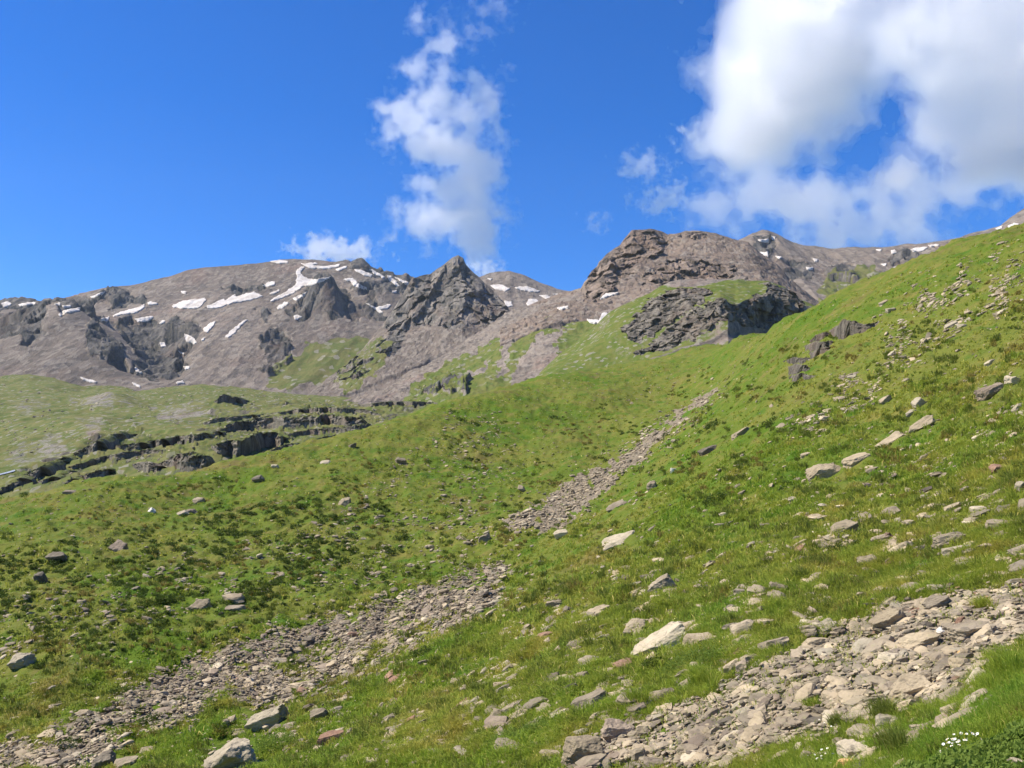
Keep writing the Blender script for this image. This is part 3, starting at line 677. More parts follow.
def frame_on(n, ang, yaw=0.0, lean=0.6):
    """axes of a stone lying on ground of normal n with its long side along the picture angle ang"""
    up = Vector((0, 0, 1)).lerp(Vector(n), lean).normalized()
    ex = Vector((math.cos(ang), math.sin(yaw)*0.5, math.sin(ang))).normalized()
    ez = (up-ex*up.dot(ex)).normalized(); ey = ez.cross(ex)
    return np.array([ex, ey, ez]).T

# (px centre, py centre, width px, height px, tilt degrees, tone, label, landmark name or None)
BOULDERS = [
 (617,730,34,27,4,'brown','reddish brown boulder perched at the lower end of the near rubble strip','the reddish brown boulder'),
 (585,753,43,33,8,'beige','rounded pale boulder at the bottom edge below the reddish brown boulder','the rounded bottom boulder'),
 (661,641,60,22,28,'pale','long sloping pale slab in the grass above the near rubble','the sloping pale slab'),
 (664,584,30,19,20,'grey','boulder with a dark shaded end in the middle of the slope','the dark-ended boulder'),
 (231,756,50,34,25,'pale','big pale cracked boulder at the bottom left edge of the picture','the big cracked boulder'),
 (266,719,48,26,18,'pale','broad pale boulder above the big cracked boulder beside a green bush','the broad pale boulder'),
 (319,714,20,14,12,'grey','grey block right of the broad pale boulder','the grey block'),
 (331,737,28,11,10,'rust','low reddish slab right of the green bush','the low reddish slab'),
 (104,758,26,20,22,'dark','dark lichen-grey rock at the very bottom left of the picture','the dark lichen rock'),
 (126,762,28,14,10,'grey','flat grey rock beside the dark lichen rock at the bottom edge',None),
 (21,659,24,17,10,'pale','pale round-topped boulder near the left edge','the left-edge boulder'),
 (40,577,14,12,0,'dark','small black boulder standing alone on the left meadow','the black boulder'),
 (119,547,20,14,-6,'brown','grey-brown blocky boulder on the left meadow','the blocky meadow boulder'),
 (57,556,21,10,8,'dark','dark low boulder left of the blocky meadow boulder','the dark low boulder'),
 (234,598,25,9,2,'beige','upper flat slab of the stone pile at the foot of the shrubs','the slab pile'),
 (235,608,23,9,0,'grey','lower thick slab of the stone pile at the foot of the shrubs',None),
 (199,606,21,15,8,'beige','blocky stone left of the slab pile',None),
 (345,502,16,11,0,'beige','pale rounded boulder in the middle of the green knoll','the pale knoll boulder'),
 (401,461,13,9,0,'grey','small grey boulder high on the green knoll','the high knoll boulder'),
 (484,538,15,10,12,'grey','grey boulder below the upper scree on its left side','the grey boulder under the scree'),
 (521,488,9,7,0,'beige','round pinkish stone alone in the grass left of the upper scree','the round pinkish stone'),
 (1015,377,15,20,75,'pale','upright pale block near the right edge of the hill','the upright pale block'),
 (991,391,27,15,20,'brown','dark brown wedge of rock beside the upright pale block','the dark wedge'),
 (826,471,40,20,22,'beige','long layered pale outcrop on the right slope','the layered outcrop'),
 (858,458,30,12,28,'beige','broken upper end of the layered pale outcrop',None),
 (893,439,36,7,30,'beige','thin pale rib of rock running up from the layered outcrop','the thin rib'),
 (923,424,30,10,30,'beige','highest step of the pale rock rib on the right slope',None),
 (842,528,40,13,23,'beige','smooth slab with a dark shadow under it on the right slope','the smooth slab'),
 (952,538,34,15,20,'grey','split rock in the grass above the right part of the near rubble','the split rock'),
 (892,512,22,12,18,'grey','grey block in the grass right of the smooth slab',None),
 (997,469,14,10,8,'rust','reddish block on the right slope under the dark wedge','the reddish slope block'),
 (1021,485,11,13,30,'pale','pale rock cut by the right edge of the picture','the edge rock'),
 (920,402,15,13,35,'pale','pale pointed stone below the small crags of the right slope','the pointed stone'),
 (912,412,14,5,32,'pale','thin white flake under the pale pointed stone',None),
 (741,432,24,11,25,'beige','upper pale rock of the row in the middle of the slope','the upper row rock'),
 (709,449,22,10,18,'dark','dark lower rock of the row in the middle of the slope','the dark row rock'),
 (619,540,48,11,27,'pale','long pale slab beside the foot of the upper scree','the scree-foot slab'),
 (652,485,11,10,10,'grey','small grey boulder right of the upper scree','the small grey boulder'),
 (673,470,7,7,0,'white','small white stone above the small grey boulder',None),
 (618,505,24,7,25,'grey','dark-shadowed flat rock right of the upper scree bottom',None),
 (562,533,16,9,8,'pale','pale stone just under the end of the upper scree','the scree-end stone'),
 (554,604,20,13,5,'beige','pale boulder in the grass right of the middle scree end','the scree-side boulder'),
 (599,610,26,13,10,'beige','broken pale boulder right of the pale scree-side boulder',None),
 (636,626,33,14,22,'beige','mottled low boulder left above the sloping pale slab',None),
 (592,700,40,22,35,'grey','grey rock spill in the grass above the reddish brown boulder','the rock spill'),
 (922,646,42,16,20,'beige','long lichen-spotted slab in the near rubble','the lichen slab'),
 (974,634,54,19,14,'grey','long dark-edged slab lying across the near rubble','the dark-edged slab'),
 (914,692,50,22,24,'beige','biggest flat slab at the lower edge of the near rubble','the biggest slab'),
 (897,621,38,19,38,'beige','tilted pale slab at the upper edge of the near rubble','the tilted slab'),
 (940,605,27,13,22,'grey','grey slab resting on the grass edge above the near rubble','the grass-edge slab'),
 (965,654,16,8,4,'ochre','ochre yellow stone in the near rubble','the ochre stone'),
 (941,633,12,8,-20,'white','bright white quartz stone in the near rubble','the quartz stone'),
 (961,623,11,12,10,'rust','rust red stone above the quartz stone','the rust red stone'),
 (856,750,34,24,20,'pale','pale lichened boulder in the grass at the bottom edge near white flowers','the flower boulder'),
 (848,763,26,9,5,'ochre','yellowish flat stone under the pale lichened boulder',None),
 (955,721,38,12,22,'beige','flat slab in the grass under the biggest rubble slab','the grass slab'),
 (921,728,20,10,10,'grey','yellow-green lichened stone at the lower end of the grass slab',None),
 (818,645,28,16,8,'beige','blocky pale rock at the upper edge of the near rubble','the blocky rubble rock'),
 (825,628,30,11,24,'pale','low pale rock in the grass above the near rubble','the low pale rock'),
 (984,592,18,8,10,'beige','small pale rock in the grass above the right end of the rubble',None),
 (1023,758,9,20,80,'pale','pale corner rock beside the leafy juniper','the corner rock'),
 (885,400,18,8,30,'beige','pale ledge stone on the upper right slope',None),
 (884,302,12,5,24,'beige','pale stone high on the upper right slope near the skyline','the high skyline stone'),
 (891,309,10,6,20,'pale','pale rounded stone under the high skyline stone',None),
 (952,324,14,6,22,'pale','white flat stone in the middle of the upper right slope','the white flat stone'),
 (991,362,12,7,24,'pale','pale tilted stone above the upright pale block',None),
 (190,511,15,6,18,'brown','dark flat rock on the near meadow below the valley ledges','the dark flat rock'),
 (183,513,12,6,10,'pale','pale stone in front of the dark flat rock',None),
 (153,510,8,9,60,'white','white upright stone on the left meadow','the white upright stone'),
 (199,500,12,8,10,'grey','grey stone at the crest of the left meadow',None),
 (69,492,14,6,6,'brown','brown flat rock near the crest at the far left meadow','the brown flat rock'),
 (258,478,13,9,10,'dark','dark boulder on the crest right of the valley ledges','the crest boulder'),
 (275,466,8,5,0,'pale','pale round stone on the crest',None),
 (325,462,13,4,5,'pale','pale flat slab lying on the crest','the crest slab'),
 (352,445,10,7,10,'dark','small dark boulder standing on the crest of the knoll','the dark crest stone'),
 (806,455,14,5,25,'beige','thin pale stone left above the layered outcrop',None),
 (975,231,6,4,0,'dark','larger dark rock on the green skyline','the skyline rock'),
 (965,233,4,3,0,'dark','smaller dark rock on the green skyline',None),
]
MARKS = []
def tint_attr(n, v): return {'tint': np.full(n, v)}
for i, (px, py, w_, h_, ang, tone, lab, mark) in enumerate(BOULDERS):
    x, y, z = (float(q[0]) for q in near_at(px, py+0.30*h_))
    if not math.isfinite(y): x, y, z = (float(q[0]) for q in near_at(px, py+h_))
    if not math.isfinite(y): continue
    n = near_normal(np.array([x]), np.array([y]))[0]
    R = frame_on(Vector(n)+Vector((-.15, -.5, 0)), math.radians(ang), RNG.uniform(-.6, .6), 0.6)
    sx, sz = 0.5*w_*y/F*1.04, 0.5*h_*y/F*1.15
    big = w_*h_ > 250
    V, Fc = rock_shape(100+i, 5 if big else 4, 12, 0.05 if big else 0.04)
    V = V*np.array([sx, min(sx*0.8, max(sx*0.55, sz)), sz])
    V = V@R.T
    c0 = np.array([x, y+sx*0.15, z])+R[:, 2]*sz*(0.75 if inpoly(S1, np.array([px*1.0]), np.array([py*1.0]))[0] else 0.22)
    me = new_mesh('boulder', V, Fc, [ROCKS[tone]], False, tint_attr(len(V), RNG.uniform(-.35, .35)))
    link('boulder', me, None, lab, 'boulder', None, c0); USED[lab] = 1
    if mark: MARKS.append((mark, px, py))

# stones: positions in the scree strips and through the grass, sizes in metres
CORNER = [(880,790),(925,742),(985,722),(1000,665),(1040,650),(1120,640),(1120,800)]
TONES = ['grey', 'beige', 'pale', 'brown', 'dark', 'rust']
def stones(polys, n, smin, smax, power, wts, zone, minpx=1.5, islands=None, dens=None, lift=0.10):
    a = np.concatenate([np.array(p) for p in polys])
    m = 6
    px = RNG.uniform(max(a[:, 0].min(), -60), min(a[:, 0].max(), 1090), n*m); py = RNG.uniform(a[:, 1].min(), min(a[:, 1].max(), 800), n*m)
    jx, jy = px+13*fbm(px/26, py/26, octaves=5)+RNG.normal(0, 6.5, len(px)), py+9*fbm(px/26+40, py/26, octaves=5)+RNG.normal(0, 3.8, len(px))
    k = np.zeros(len(px), bool)
    for p in polys: k |= inpoly(p, jx, jy)
    for p in islands or []: k &= ~(inpoly(p, jx, jy) & (RNG.random(len(px)) > 0.12))
    k &= ~inpoly(CORNER, px, py)
    if dens is None: k &= (fbm(px/26+8, py/11, octaves=4) < 0.36) | (RNG.random(len(px)) < 0.25)
    if dens is not None: k &= RNG.random(len(px)) < dens(px, py)
    px, py = px[k][:n], py[k][:n]
    x, y, z = near_at(px, py)
    k = np.isfinite(y) & (y < 250); px, py, x, y, z = px[k], py[k], x[k], y[k], z[k]
    lo = np.maximum(smin, minpx*y/F); hi = np.maximum(smax, lo*1.6)
    q = RNG.random(len(px)); p1 = 1-power
    s = (lo**p1+q*(hi**p1-lo**p1))**(1/p1)
    s = np.minimum(s, 36*y/F)
    nrm = near_normal(x, y)
    tone = RNG.choice(6, len(px), p=np.array(wts)/sum(wts))
    return dict(px=px, py=py, x=x, y=y, z=z, s=s, n=nrm, tone=tone, lift=np.where(s < 0.3*smax, RNG.random(len(px))*lift, 0.0), zone=[zone]*len(px))
SETS = [
 stones([S1], 6200, 0.05, 0.42, 1.9, (42, 38, 5, 13, 2, 1), 'in the near rubble strip', 2.2, None),
 stones([S2], 9500, 0.06, 0.8, 2.25, (18, 52, 12, 18, 0, 0.5), 'in the middle scree strip', 1.5, ISL, lift=0.2),
 stones([S3], 2300, 0.12, 0.95, 2.4, (14, 54, 22, 10, 0, 0), 'in the upper scree chute', 1.5, None, lift=0.2),
]
RIGHT = [(520,768),(700,520),(760,400),(830,300),(1024,225),(1060,225),(1060,600),(880,610),(720,690),(560,770)]
ALLG = [(-20,500),(240,464),(390,420),(590,374),(700,350),(822,306),(1024,226),(1060,226),(1060,770),(-20,770)]
BAND = [(250,690),(420,620),(560,580),(700,555),(860,480),(1024,400),(1040,560),(880,600),(720,680),(560,740),(300,768),(180,768)]
BAND2 = [(930,280),(1024,240),(1024,300),(960,330),(860,400),(800,440),(780,430),(880,350)]
KN = [(330,520),(470,400),(520,430),(480,520),(520,560),(380,580),(200,600),(0,670),(0,600),(200,560)]
cl = lambda px, py, s, t: np.clip((fbm(px/s+t, py/s*1.5, octaves=4)+0.12)*2.2, 0.02, 1)
SETS += [
 stones([S4, [(560,440),(640,392),(700,372),(690,395),(650,410),(600,440)], [(420,520),(520,440),(530,470),(470,560)]], 420, 0.2, 1.2, 2.3, (30, 45, 15, 10, 0, 0), 'in the grass', 1.5, None, lambda a, b: cl(a, b, 20, 3), 0),
 stones([BAND], 9500, 0.07, 0.62, 2.5, (24, 50, 14, 9, 1, 2), 'in the grass', 1.9, None, lambda a, b: cl(a, b, 38, 1), 0),
 stones([BAND2], 2400, 0.13, 1.0, 2.5, (20, 56, 18, 5, 1, 0), 'on the upper right slope', 1.5, None, lambda a, b: cl(a, b, 26, 4), 0),
 stones([KN], 3000, 0.12, 0.85, 2.6, (34, 42, 10, 12, 2, 0), 'on the green knoll', 1.6, None, lambda a, b: cl(a, b, 24, 7), 0),
 stones([ALLG], 6500, 0.09, 0.55, 2.6, (28, 48, 14, 8, 2, 0), 'in the grass', 1.3, None, lambda a, b: np.clip(0.25+cl(a, b, 45, 11), 0, 1), 0),
]
st = {k: np.concatenate([s[k] for s in SETS]) for k in ('px', 'py', 'x', 'y', 'z', 's', 'n', 'tone', 'lift')}
st['zone'] = sum((s['zone'] for s in SETS), [])
isgrass = np.concatenate([np.full(len(s['px']), i >= 3) for i, s in enumerate(SETS)])
spx = st['s']/st['y']*F
inframe = (st['px'] > 4) & (st['px'] < 1020) & (st['py'] < 764)
N_ROCK = 290
quota = np.where(isgrass, spx*1.15, spx)
order = np.argsort(-np.where(inframe, quota, 0))
big = np.zeros(len(spx), bool); big[order[:N_ROCK]] = True
# the individual rocks
SHAPES = [rock_shape(500+i, 3, 10, 0.05, 0.8) for i in range(10)]
DIMS = [(1.0, .72, .34), (1.0, .60, .30), (1.0, .85, .55), (1.0, .45, .30), (1.0, .8, .26), (1.0, .7, .6), (1.0, .66, .42), (1.0, .5, .5), (1.0, .9, .36), (1.0, .58, .24)]
WORDS = ['flat slab', 'flat slab', 'block', 'long splinter', 'thin plate', 'chunky block', 'wedge', 'pointed block', 'flat slab', 'thin plate']
proto = {}
for i in range(10):
    for t in range(6):
        V, Fc = SHAPES[i]
        proto[i, t] = new_mesh('rock', V*np.array(DIMS[i])*0.5, Fc, [ROCKS[TONES[t]]], False, tint_attr(len(V), RNG.uniform(-.5, .5)))
from mathutils import Matrix
def stone_rot(n, y):
    ang = RNG.uniform(0, 2*math.pi)
    up = Vector((0, 0, 1)).lerp(Vector(n), 0.85)+Vector(RNG.normal(size=3)*0.20); up.normalize()
    ex = Vector((math.cos(ang), math.sin(ang), 0)); ex = (ex-up*ex.dot(up)).normalized()
    return np.array([ex, up.cross(ex), up]).T
for i in order[:N_ROCK]:
    k = int(RNG.integers(10)); t = int(st['tone'][i])
    R = stone_rot(st['n'][i], st['y'][i]); s = st['s'][i]
    o = bpy.data.objects.new('rock', proto[k, t]); COL.objects.link(o)
    M = Matrix(R.tolist()).to_4x4(); M.translation = Vector((st['x'][i], st['y'][i], st['z'][i]+st['lift'][i]))+Vector(R[:, 2])*s*DIMS[k][2]*(0.14 if isgrass[i] else 0.16)
    o.matrix_world = M @ Matrix.Scale(float(s), 4)
    tone = {'rust': 'rusty'}.get(TONES[t], TONES[t]); z = st['zone'][i]
    sz = 'large ' if spx[i] > 22 else ('' if spx[i] > 12 else 'small ')
    o['label'] = unique([c for c in (f'{sz}{tone} {WORDS[k]} {z} {q}' for q in where(st['px'][i], st['py'][i], MARKS)) if len(c.split()) <= 16] or [c for c in (f'{sz}{tone} {WORDS[k]} {q}' for q in where(st['px'][i], st['py'][i], MARKS)) if len(c.split()) <= 16] or [f'{sz}{tone} {WORDS[k]} {z}'])
    o['category'] = 'rock'; o['group'] = 'loose rocks on the hillside'

def merge_stones(sel, name):
    V2, F2 = ico(2); V1, F1 = ico(1)
    sh2 = [rock_shape(800+i, 2, 9, 0.03)[0] for i in range(12)]; sh1 = [rock_shape(900+i, 1, 8, 0.0)[0] for i in range(12)]
    VV, FF, MM, TT, off = [], [], [], [], 0
    for i in np.nonzero(sel)[0]:
        b = spx[i] > 5
        k = int(RNG.integers(12)); P = (sh2 if b else sh1)[k]; Fc = F2 if b else F1
        s = st['s'][i]
        R = stone_rot(st['n'][i], st['y'][i])
        d = np.array([1, RNG.uniform(.5, .9), RNG.uniform(.20, .46)])*0.5*s
        Q = (P*d)@R.T+np.array([st['x'][i], st['y'][i], st['z'][i]+st['lift'][i]])+R[:, 2]*d[2]*(0.42 if isgrass[i] else 0.35)
        VV.append(Q); FF.append(Fc+off); off += len(P)
        MM.append(np.full(len(Fc), st['tone'][i])); TT.append(np.full(len(P), RNG.uniform(-.9, .9)))
    me = new_mesh(name, np.concatenate(VV), np.concatenate(FF), [ROCKS[t] for t in TONES], False, {'tint': np.concatenate(TT)}, np.concatenate(MM))
    return link(name, me, 'stuff')
merge_stones(~big & ~isgrass, 'scree')
merge_stones(~big & isgrass, 'scattered_stones')

# stones strewn over the valley floor
VV, FF, MM, TT, off = [], [], [], [], 0
V1, F1 = ico(1); shp = [rock_shape(950+i, 1, 8, 0.0)[0] for i in range(8)]
vx = RNG.uniform(-30, 450, 9000); vy = RNG.uniform(385, 495, 9000)
vd = fbm(vx/34+3, vy/13, octaves=4); vk = RNG.random(9000) < np.clip(vd*1.5+0.10, 0.03, 1)
for a, b in zip(vx[vk][:2600], vy[vk][:2600]):
    r = cast(a, b, ('valley_floor', 'scree_slope'))
    if not r or r[0].y > 1100: continue
    s = min(2.4, (0.55*RNG.random()**-0.55))*r[0].y/F*0.85
    d = np.array([1, RNG.uniform(.6, 1), RNG.uniform(.35, .8)])*0.8*s
    R = stone_rot(np.array(r[1]), r[0].y)
    VV.append((shp[int(RNG.integers(8))]*d)@R.T+np.array(r[0])); FF.append(F1+off); off += len(V1)
    MM.append(np.full(len(F1), int(RNG.choice(6, p=(.46, .26, .08, .12, .08, 0))))); TT.append(np.full(len(V1), RNG.uniform(-.9, .6)))
link('valley_stones', new_mesh('valley_stones', np.concatenate(VV), np.concatenate(FF), [ROCKS[t] for t in TONES], False, {'tint': np.concatenate(TT)}, np.concatenate(MM)), 'stuff')

# ------------------------------------------------------------------ rock ledges: a broken face with a turfed top
def rock_ledge(pts, terr, label, name='rock_ledge', back=0.05, mat=None, grass_top=1.0, lean=0.25, cat='rock ledge', group=None, seed=0, rough=1.0):
    P = np.array(pts, float)
    L = np.concatenate([[0], np.cumsum(np.hypot(np.diff(P[:, 0]), np.diff(P[:, 1])))])
    nu = int(max(24, min(170, L[-1]*1.6)))
    s = np.linspace(0, L[-1], nu)
    px, pt, h = np.interp(s, L, P[:, 0]), np.interp(s, L, P[:, 1]), np.interp(s, L, P[:, 2])
    h = h*np.clip(np.minimum(s, L[-1]-s)/max(1.0, 0.06*L[-1])+0.1, 0, 1)
    pt = pt+0.9*fbm(s/9+seed*3.3, s*0+seed, octaves=3)*np.clip(h/6, 0, 1)
    ys = []
    for a, b, c in zip(px, pt, h):
        if terr == 'near':
            v = near_at(a, b+c)[1][0]; ys.append(v)
        else:
            r = cast(a, b+c, terr); ys.append(r[0].y if r else np.nan)
    ys = np.array(ys)
    if np.isnan(ys).all(): return None
    ii = np.arange(nu); g = np.isfinite(ys); ys = np.interp(ii, ii[g], ys[g])
    ker = np.ones(9)/9; ys = np.convolve(np.pad(ys, 4, mode='edge'), ker, 'valid')
    xs = (px-CX)/F
    H = h/F*ys
    zb, zt = ys*(HY-pt-h)/F, ys*(HY-pt)/F
    rows = []
    prof = [(-0.5, -0.05), (0, 0), (0.12, 0.02), (0.25, 0.05), (0.38, 0.08), (0.5, 0.11), (0.62, 0.15), (0.74, 0.19), (0.85, 0.25), (0.94, 0.32), (1.0, 0.45)]
    for a, b in prof: rows.append((ys+b*H*lean*2.2, zb+(zt-zb)*a, a))
    D = back*ys
    for a in (0.06, 0.16, 0.3, 0.5, 0.75, 1.0):
        rows.append((ys+0.45*H*lean*2.2+D*a, zt+0.10*D*a-H*1.7*a*a-0.2*D*max(0, a-.5), 1+a))
    Y = np.stack([r[0] for r in rows]); Z = np.stack([r[1] for r in rows]); X = Y*0 + (xs*ys)[None]
    lv = np.array([r[2] for r in rows])[:, None]+0*X
    w_ = np.clip(lv, 0, 1)*np.where(lv > 1, np.clip(2.1-lv, 0.15, 1)*0.5, 1)
    hm = float(np.median(H))
    q = 1/(0.55*hm+0.3)
    dY = rough*hm*(0.12*(ridged(X*q*0.8+seed*7, Y*q*0.5, Z*q*1.6, octaves=4)-0.8)+0.26*fbm(X*q*0.22+seed, Y*q*0.2, Z*q*1.9, octaves=4)+0.30*facets(X*q*0.9+seed*3, Y*q*0.8, (Z-0.25*X)*q*2.2)+0.17*facets(X*q*2.3+seed*3, Y*q*2.1, (Z-0.25*X)*q*5.0))
    dX = rough*0.15*hm*fbm(X*q+seed*5, Y*q, Z*q, octaves=4)
    dZ = rough*0.13*hm*fbm(X*q*0.7+seed*2, Y*q*0.7, Z*q*0.3+4, octaves=4)
    Y = Y-dY*w_; X = X+dX*w_; Z = Z+dZ*w_
    V = np.stack([X, Y, Z], -1).reshape(-1, 3); c0 = np.array([V[:, 0].mean(), V[:, 1].mean(), zb.mean()])
    gatt = (np.clip(0.30+(lv-0.80)*5, 0.30, 1)*0.95*grass_top).reshape(-1)
    me = new_mesh(name, V-c0, grid_faces(*X.shape), [mat or M_LEDGE], False, {'grass': gatt, 'crag': np.ones(len(V))})
    return link(name, me, None, label, cat, group, c0)
M_LEDGE = mat_mountain('ledge_rock', 7.0, run=1.0, grass=((0.082, 0.110, 0.024), (0.130, 0.132, 0.042)), crag=((0.095, 0.086, 0.068), (0.250, 0.222, 0.175)), steep=(0.50, 0.66))
M_CRAG = mat_mountain('hill_crag_rock', 20.0, run=1.0, grass=((0.082, 0.120, 0.020), (0.130, 0.140, 0.036)), crag=((0.065, 0.058, 0.048), (0.215, 0.188, 0.150)), steep=(0.6, 0.8))
VF = ('valley_floor',)
LG = 'rock ledges stepping across the valley floor'
for i, (p, lab) in enumerate([
 ([(205,437,2),(233,422,8),(270,415.5,13),(293,416,11),(328,414,10),(362,418,11),(369,426,3)], 'longest dark rock ledge across the valley with a turfed top'),
 ([(200,424,2),(214,418,5),(236,416,4),(258,414,2)], 'thin upper ledge just above the left part of the longest ledge'),
 ([(272,413,2),(300,408.5,4),(330,407,5),(365,409,4),(382,415,2)], 'low dark ledge just above the right part of the longest ledge'),
 ([(339,428,3),(352,424,10),(366,423,12),(371,431,3)], 'black block at the right end of the longest ledge'),
 ([(211,447,5),(222,441,14),(243,438,19),(259,431,16),(278,434,13),(287,439,4)], 'massive dark rock mass under the left half of the longest ledge'),
 ([(158,464,3),(172,455,12),(190,451,22),(205,455,20),(210,466,6)], 'bulging dark rock bastion left of the bright green gully'),
 ([(176,442,2),(190,437,6),(205,434,2)], 'short lens-shaped ledge above the dark bastion'),
 ([(240,461,4),(262,452,9),(285,444,9),(300,443,7),(322,437,5),(332,435,2)], 'lowest rubbly ledge under the massive dark rock mass'),
 ([(358,405,2),(385,401.5,4),(410,401,4),(432,402,3),(446,404,1)], 'far thin dark ledge at the right end of the valley'),
 ([(-6,492,5),(21,475,10),(43,463,13),(58,457,10),(66,456,3)], 'grey ribbed slope of rock at the left edge of the valley'),
 ([(38,481,4),(50,476,6),(63,472,2)], 'small ledge at the foot of the grey ribbed slope'),
 ([(62,482,3),(86,473,8),(107,468,7),(111,471,1)], 'pale-topped ledge with a dark underside near the meadow crest'),
 ([(68,467,3),(92,459,7),(112,454,2)], 'middle one of the three stacked ledges near the left side'),
 ([(74,454,4),(88,443,11),(103,437,11),(120,431,8),(136,435,2)], 'highest grey crag of the left ledges with a flat top'),
 ([(124,449,3),(150,440,7),(164,441,3)], 'slanting ledge right of the highest grey crag'),
 ([(132,464,4),(146,461,11),(160,468,4)], 'pale smooth slab left of the bulging dark bastion'),
 ([(54,464,5),(66,457,6),(76,453,2)], 'small grey rib joining the ribbed slope to the highest crag'),
 ([(106,447,2),(135,443,6),(168,437,8),(196,433.5,7),(224,431,3)], 'long slanting ledge rising from the highest grey crag towards the longest ledge'),
 ([(284,434,2),(310,429,6),(338,426,6),(350,431,2)], 'short ledge under the right half of the longest ledge'),
 ([(100,457,2),(122,452,6),(150,449,5),(166,450,2)], 'low ledge between the highest grey crag and the bulging bastion'),
 ([(214,401,2),(222,394,8),(236,397,6),(247,401,2)], 'small far crag standing in the green valley above the ledges'),
]):
    rock_ledge(p, VF, lab, seed=i+1, group=LG, back=0.045, grass_top=0.0 if 'slab' in lab else 1.0, lean=0.7 if ('slope' in lab or 'slab' in lab) else 0.42)
rock_ledge([(734,345,3),(744,337,9),(756,334,10),(765,339,4)], ('knoll', 'scree_slope'), 'low dark rock in the grass under the knoll cliff', seed=31, mat=M_CRAG, grass_top=0.3)
for i, (p, lab, lean) in enumerate([
 ([(788,360,2),(794,357,7),(802,358,6),(811,357,2)], 'top dark layer of the lowest crag on the green slope', .0),
 ([(791,366,2),(797,363,9),(804,365,7),(810,368,2)], 'middle dark layer of the lowest crag on the green slope', .0),
 ([(797,374,2),(803,372,8),(811,375,4),(819,375,1)], 'grey foot of the lowest crag on the green slope', .7),
 ([(812,340,2),(818,335,7),(826,331,6),(832,333,2)], 'top layer of the middle crag on the green slope', .0),
 ([(810,344,2),(816,341,8),(824,341,9),(834,341,3)], 'dark main face of the middle crag on the green slope', .0),
 ([(815,351,1),(821,348,7),(828,346,4),(831,347,1)], 'grey foot of the middle crag on the green slope', .7),
 ([(831,330,3),(838,325,9),(845,324,9),(848,328,3)], 'dark hollow overhang left of the smooth grey face', .0),
 ([(844,323,6),(850,316,19),(858,319,15),(866,323,8),(880,321,2)], 'smooth grey face of the highest crag on the green slope', .9),
]):
    rock_ledge(p, 'near', lab, 'rock_crag', 0.03, M_CRAG, 0.9, lean, 'crag', 'crags on the green slope', 40+i, 1.1)

# ------------------------------------------------------------------ grass, shrubs, flowers
def blades(px, py, nper, hgt, name, mat, wmul=1.0, spread=0.6, hmul=None, tilt=0.45, hpx=10.5):
    x, y, z = near_at(px, py); k = np.isfinite(y); x, y, z = x[k], y[k], z[k]
    n = len(x); N = n*nper
    hh = np.repeat(hgt*(0.55+0.8*RNG.random(n)) if hmul is None else hmul[k], nper)
    X, Y = np.repeat(x, nper), np.repeat(y, nper)
    r = np.maximum(0.10, 2.0*Y/F)*spread
    a = RNG.uniform(0, 2*np.pi, N); q = np.sqrt(RNG.random(N))*r
    X = X+np.cos(a)*q; Y = Y+np.sin(a)*q
    Z = near_z(X, Y)-0.01
    h = np.minimum(hh, hpx*Y/F)*RNG.uniform(0.5, 1.25, N)
    b = RNG.uniform(0, 2*np.pi, N); lean = np.abs(RNG.normal(0, tilt, N))+0.1
    dx, dy = np.cos(b)*lean-0.12, np.sin(b)*lean
    wd = np.maximum(0.0032, 0.42*Y/F)*wmul*RNG.uniform(0.7, 1.3, N)
    c = RNG.uniform(0, 2*np.pi, N); wx, wy = np.cos(c)*wd, np.sin(c)*wd*0.6
    p0 = np.stack([X-wx, Y-wy, Z], 1); p1 = np.stack([X+wx, Y+wy, Z], 1)
    m = np.stack([X+dx*h*0.35, Y+dy*h*0.35, Z+h*0.62], 1); off = np.stack([wx, wy, 0*wx], 1)*0.75
    t = np.stack([X+dx*h, Y+dy*h, Z+h*(1-0.25*np.minimum(lean, 1.5))], 1)
    V = np.stack([p0, p1, m+off, m-off, t], 1).reshape(-1, 3)
    o = (np.arange(N)*5)[:, None]
    quad = o+np.array([[0, 1, 2, 3]]); tri = o+np.array([[3, 2, 4]])
    tint = np.repeat(np.clip(RNG.normal(0.5, 0.22, N), 0, 1), 5)
    return new_mesh(name, V, [quad, tri], [mat], False, {'tint': tint})
def scree_at(px, py):
    r = np.zeros(len(px), bool)
    jx, jy = px+7*fbm(px/20, py/20, octaves=4), py+5*fbm(px/20+40, py/20, octaves=4)
    for p in (S1, S2, S3): r |= inpoly(p, jx, jy)
    for p in ISL: r &= ~inpoly(p, jx, jy)
    return r
JUN = [(890,785),(930,752),(985,738),(1040,716),(1110,700),(1110,800)]
def scatter_grass(n, poly, keep_scree=0.12):
    px = RNG.uniform(-160, 1400, n*3); py = RNG.uniform(120, 800, n*3)
    k = inpoly(poly, px, py); px, py = px[k][:n], py[k][:n]
    k = ~scree_at(px, py) | (RNG.random(len(px)) < keep_scree)
    for b in BOULDERS: k &= ~((np.abs(px-b[0]) < b[2]*0.52) & (py > b[1]-b[3]*0.5) & (py < b[1]+b[3]*0.5+6))
    k &= ~inpoly(JUN, px, py)
    return px[k], py[k]
GN = [(-160,720),(-70,700),(200,650),(480,560),(700,470),(860,400),(1094,330),(1400,200),(1400,800),(-160,800)]
gp = scatter_grass(56000, GN)
sel = isgrass & (spx > 6) & (st['y'] < 70)
rep = np.clip(spx[sel]*0.45, 3, 14).astype(int)
ex = np.repeat(st['px'][sel], rep)+RNG.uniform(-.62, .62, rep.sum())*np.repeat(spx[sel], rep); ey = np.repeat(st['py'][sel]+0.16*spx[sel], rep)+RNG.normal(0, .10, rep.sum())*np.repeat(spx[sel], rep)
